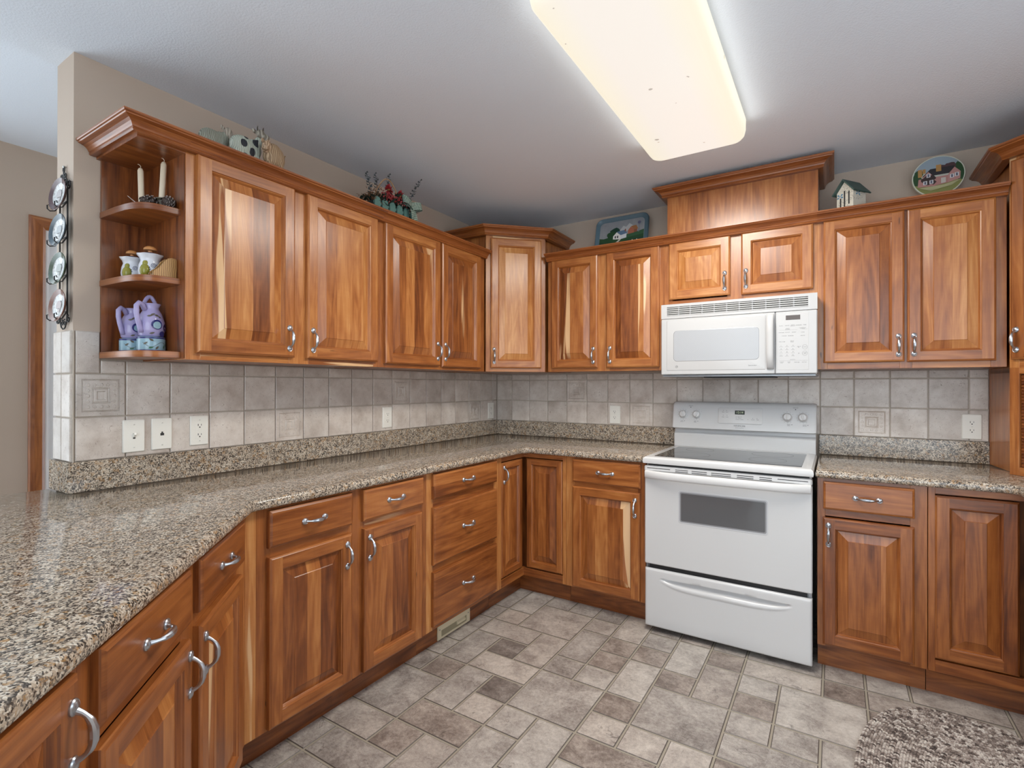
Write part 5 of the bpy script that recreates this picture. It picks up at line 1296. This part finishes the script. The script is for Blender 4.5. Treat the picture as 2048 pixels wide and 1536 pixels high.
        for az, zc, an, m in ((-2.35, .026, .6, LEAF), (-1.95, .037, 2.6, LEAF), (-1.98, .012, .3, GRN), (-1.55, .012, .9, LEAF), (-.95, .016, 1.2, GRN), (-.6, .03, .3, GRN)): leaf(mb, .0396*s, az, zc*s, .0075*s, .0032*s, an, m)
        mb.tube([((.0399*s)*math.cos(a), (.0399*s)*math.sin(a), (.022+.008*math.sin(a*4))*s) for a in [-2.6+2.2*i/20 for i in range(21)]], .0006, LEAF, 4)
        mb.build('leaf_decoration', b)
        c = thing('lavender_pitcher', lb, 'pitcher', (x, y, ZS[0]+hb+.0004), QL)
        prof = [(.026, 0), (.034, .006), (.0385, .028), (.0375, .050), (.030, .076), (.0225, .090), (.021, .097), (.027, .110)]
        mb = MB(); mb.lathe([(r*s, z*s) for r, z in prof] + [(.0235*s, .109*s), (.018*s, .098*s)], LV, 32); mb.build('pitcher_body', c, 60)
        mb = MB(); a = -2.75; dx, dy = math.cos(a), math.sin(a)
        mb.tube([(dx*r_*s, dy*r_*s, z_*s) for r_, z_ in ((.024, .088), (.034, .104), (.046, .108), (.055, .098), (.055, .075), (.049, .050), (.042, .028), (.037, .014))], [.0078*s]*8, LV, 10); mb.build('handle', c, 180)
        if s > 1.0:
            mb = MB(); mb.tube([(-.022+.044*i/12, .012, .106+.040*math.sin(PI*i/12)**.8) for i in range(13)], .0068, LV, 10); mb.build('top_handle', c, 180)
        mb = MB()
        for az, zc, r_, m in ((-1.55, .040, .0165, NAVY), (-1.53, .0385, .0118, TQ), (-1.1, .010, .010, NAVY), (-.7, .032, .012, NAVY)):
            n = 16; rad = (.0388 if zc < .05 else .0365)*s+(.0004 if m is TQ else 0); mb.new()
            rr2 = lambda q: (rad+.0008-.0009*max(0, abs(zc+r_*math.sin(q)-.030)-.01)/.02)
            mb.face([(rr2(q)*math.cos(az+r_*math.cos(q)*s/rad), rr2(q)*math.sin(az+r_*math.cos(q)*s/rad), (zc+r_*math.sin(q))*s) for q in [2*PI*i/n for i in range(n)]], m)
        for az, zc, an in ((-2.1, .068, .2), (-1.85, .073, .5), (-1.5, .070, -.3), (-1.2, .064, -.6), (-1.9, .012, .3)): leaf(mb, (.0335 if zc > .05 else .0365)*s, az, zc*s, .008*s, .003*s, an, LEAF)
        mb.build('plum_decoration', c)
ceramics()

def plate_rack():
    y0 = -2.6455; c = thing('plate_rack', 'black scrolled iron rack hung on the wall end, holding four small plates', 'plate rack', (-.068, y0, 0), 0)
    mb = MB(); xr = (-.036, .036); yb = -.006
    for x in xr: mb.tube([(x, yb, 1.53), (x, yb, 1.975)], .0026, IRON, 8)
    mb.build('rod', c)
    mb = MB()
    def scroll(cx, cz, r, a0, turns, sg): return [(cx+sg*(r*(1-.75*i/24))*math.cos(a0+turns*2*PI*i/24), yb-.001, cz+(r*(1-.75*i/24))*math.sin(a0+turns*2*PI*i/24)) for i in range(25)]
    for sg in (-1, 1):
        mb.tube(scroll(sg*.050, 1.985, .016, -1.6, 1.2, sg), .0024, IRON, 6); mb.tube(scroll(sg*.020, 2.000, .014, -1.2, 1.2, sg), .0024, IRON, 6); mb.tube(scroll(sg*.014, 2.022, .011, -1.2, 1.1, sg), .0022, IRON, 6)
        mb.tube([(sg*.036, yb, 1.975), (sg*.020, yb, 1.992), (sg*.006, yb, 2.010), (0, yb, 2.040)], .0024, IRON, 6)
    mb.tube([(.007*math.cos(2*PI*i/12), yb, 2.046+.009*math.sin(2*PI*i/12)) for i in range(12)], .002, IRON, 6, closed=True)
    mb.build('top_scroll', c)
    mb = MB()
    for sg in (-1, 1):
        mb.tube([(sg*.036, yb, 1.532), (sg*.030, yb, 1.505), (sg*.018, yb, 1.486), (sg*.004, yb, 1.480)], .0024, IRON, 6); mb.tube(scroll(sg*.050, 1.512, .014, 1.6, 1.2, sg), .0024, IRON, 6); mb.tube(scroll(sg*.012, 1.502, .012, 1.2, 1.1, sg), .002, IRON, 6)
    mb.build('bottom_scroll', c)
    mb = MB(); mb.lathe([(.0028, 0), (.0045, .008), (.0005, .010)], mat('nail', (.5, .5, .48), .3, .8), 8, (0, 0, 2.056), 'y'); mb.build('nail', c)
    zc = (1.948, 1.823, 1.689, 1.560)
    for z in zc:
        mb = MB()
        for x in xr:
            mb.tube([(x, yb, z-.02), (x, -.020, z-.046), (x, -.034, z-.050), (x, -.041, z-.044), (x, -.0415, z-.032), (x, -.036, z-.028), (x, -.034, z-.035)], .0022, IRON, 6)
        mb.tube([(xr[0], yb, z-.02), (xr[1], yb, z-.02)], .0022, IRON, 6)
        mb.build('hook', c)
    PW = mat('plate_porcelain', rough=.12); t = NT(PW); o = t.obj(); v = t.noise(o, 150, 3, .7).outputs[0]; s = t.n('ShaderNodeSeparateXYZ', {0: o})
    t.link(t.mix(t.maprange(v, .50, .58, 0, .6), (.66, .68, .68), (.25, .25, .27)), 'Base Color')
    cols = (((.060, .020, .022), 'maroon'), ((.020, .043, .062), 'slate blue'), ((.014, .040, .015), 'dark green'), ((.135, .046, .026), 'terracotta'))
    place = ('topmost in', 'second from the top of', 'third from the top of', 'lowest in')
    for z, (col, nm), pl in zip(zc, cols, place):
        k = thing('decorative_plate', 'small %s rimmed printed plate, %s the iron rack' % (nm, pl), 'plate', (-.068+.026, y0-.024, z-.002), .10, 'small plates in the iron rack'); k.rotation_euler = (-.10, 0, .10)
        RM = mat('rim_'+nm.replace(' ', '_'), col, .18); t2 = NT(RM); o2 = t2.obj(); s2 = t2.n('ShaderNodeSeparateXYZ', {0: o2})
        an = t2.math('ARCTAN2', s2.outputs[2], s2.outputs[0]); sb = t2.math('SINE', t2.math('MULTIPLY', an, 72)); t2.link(t2.mix(t2.maprange(sb, -.2, .6, 0, .4), col, tuple(min(1, q*1.8+.025) for q in col)), 'Base Color')
        mb = MB(); mb.lathe([(.020, -.006), (.034, -.005), (.0565, .007), (.0578, .0085), (.0565, .0095), (.0415, .0045), (.040, .0040)], RM, 48, axis='y', caps=(True, False)); mb.build('rim', k, 50)
        mb = MB(); mb.lathe([(.0405, .0042), (.034, .001), (.002, .0002)], PW, 48, axis='y', caps=(False, True))
        mb.build('well', k, 50)
        mb = MB(); GC = mat('print_'+nm.replace(' ', '_'), tuple(.12+q*.9 for q in col), .2)
        for pts in ([(-.018, -.010), (.016, -.010), (.016, .006), (-.018, .006)], [(-.020, .006), (.018, .006), (.006, .018), (-.010, .018)], [(-.004, -.024), (.010, -.024), (.010, -.012), (-.004, -.012)]):
            mb.new(); mb.face([(x, -.0026, zz) for x, zz in pts], GC)
        mb.build('printed_scene', k)
plate_rack()
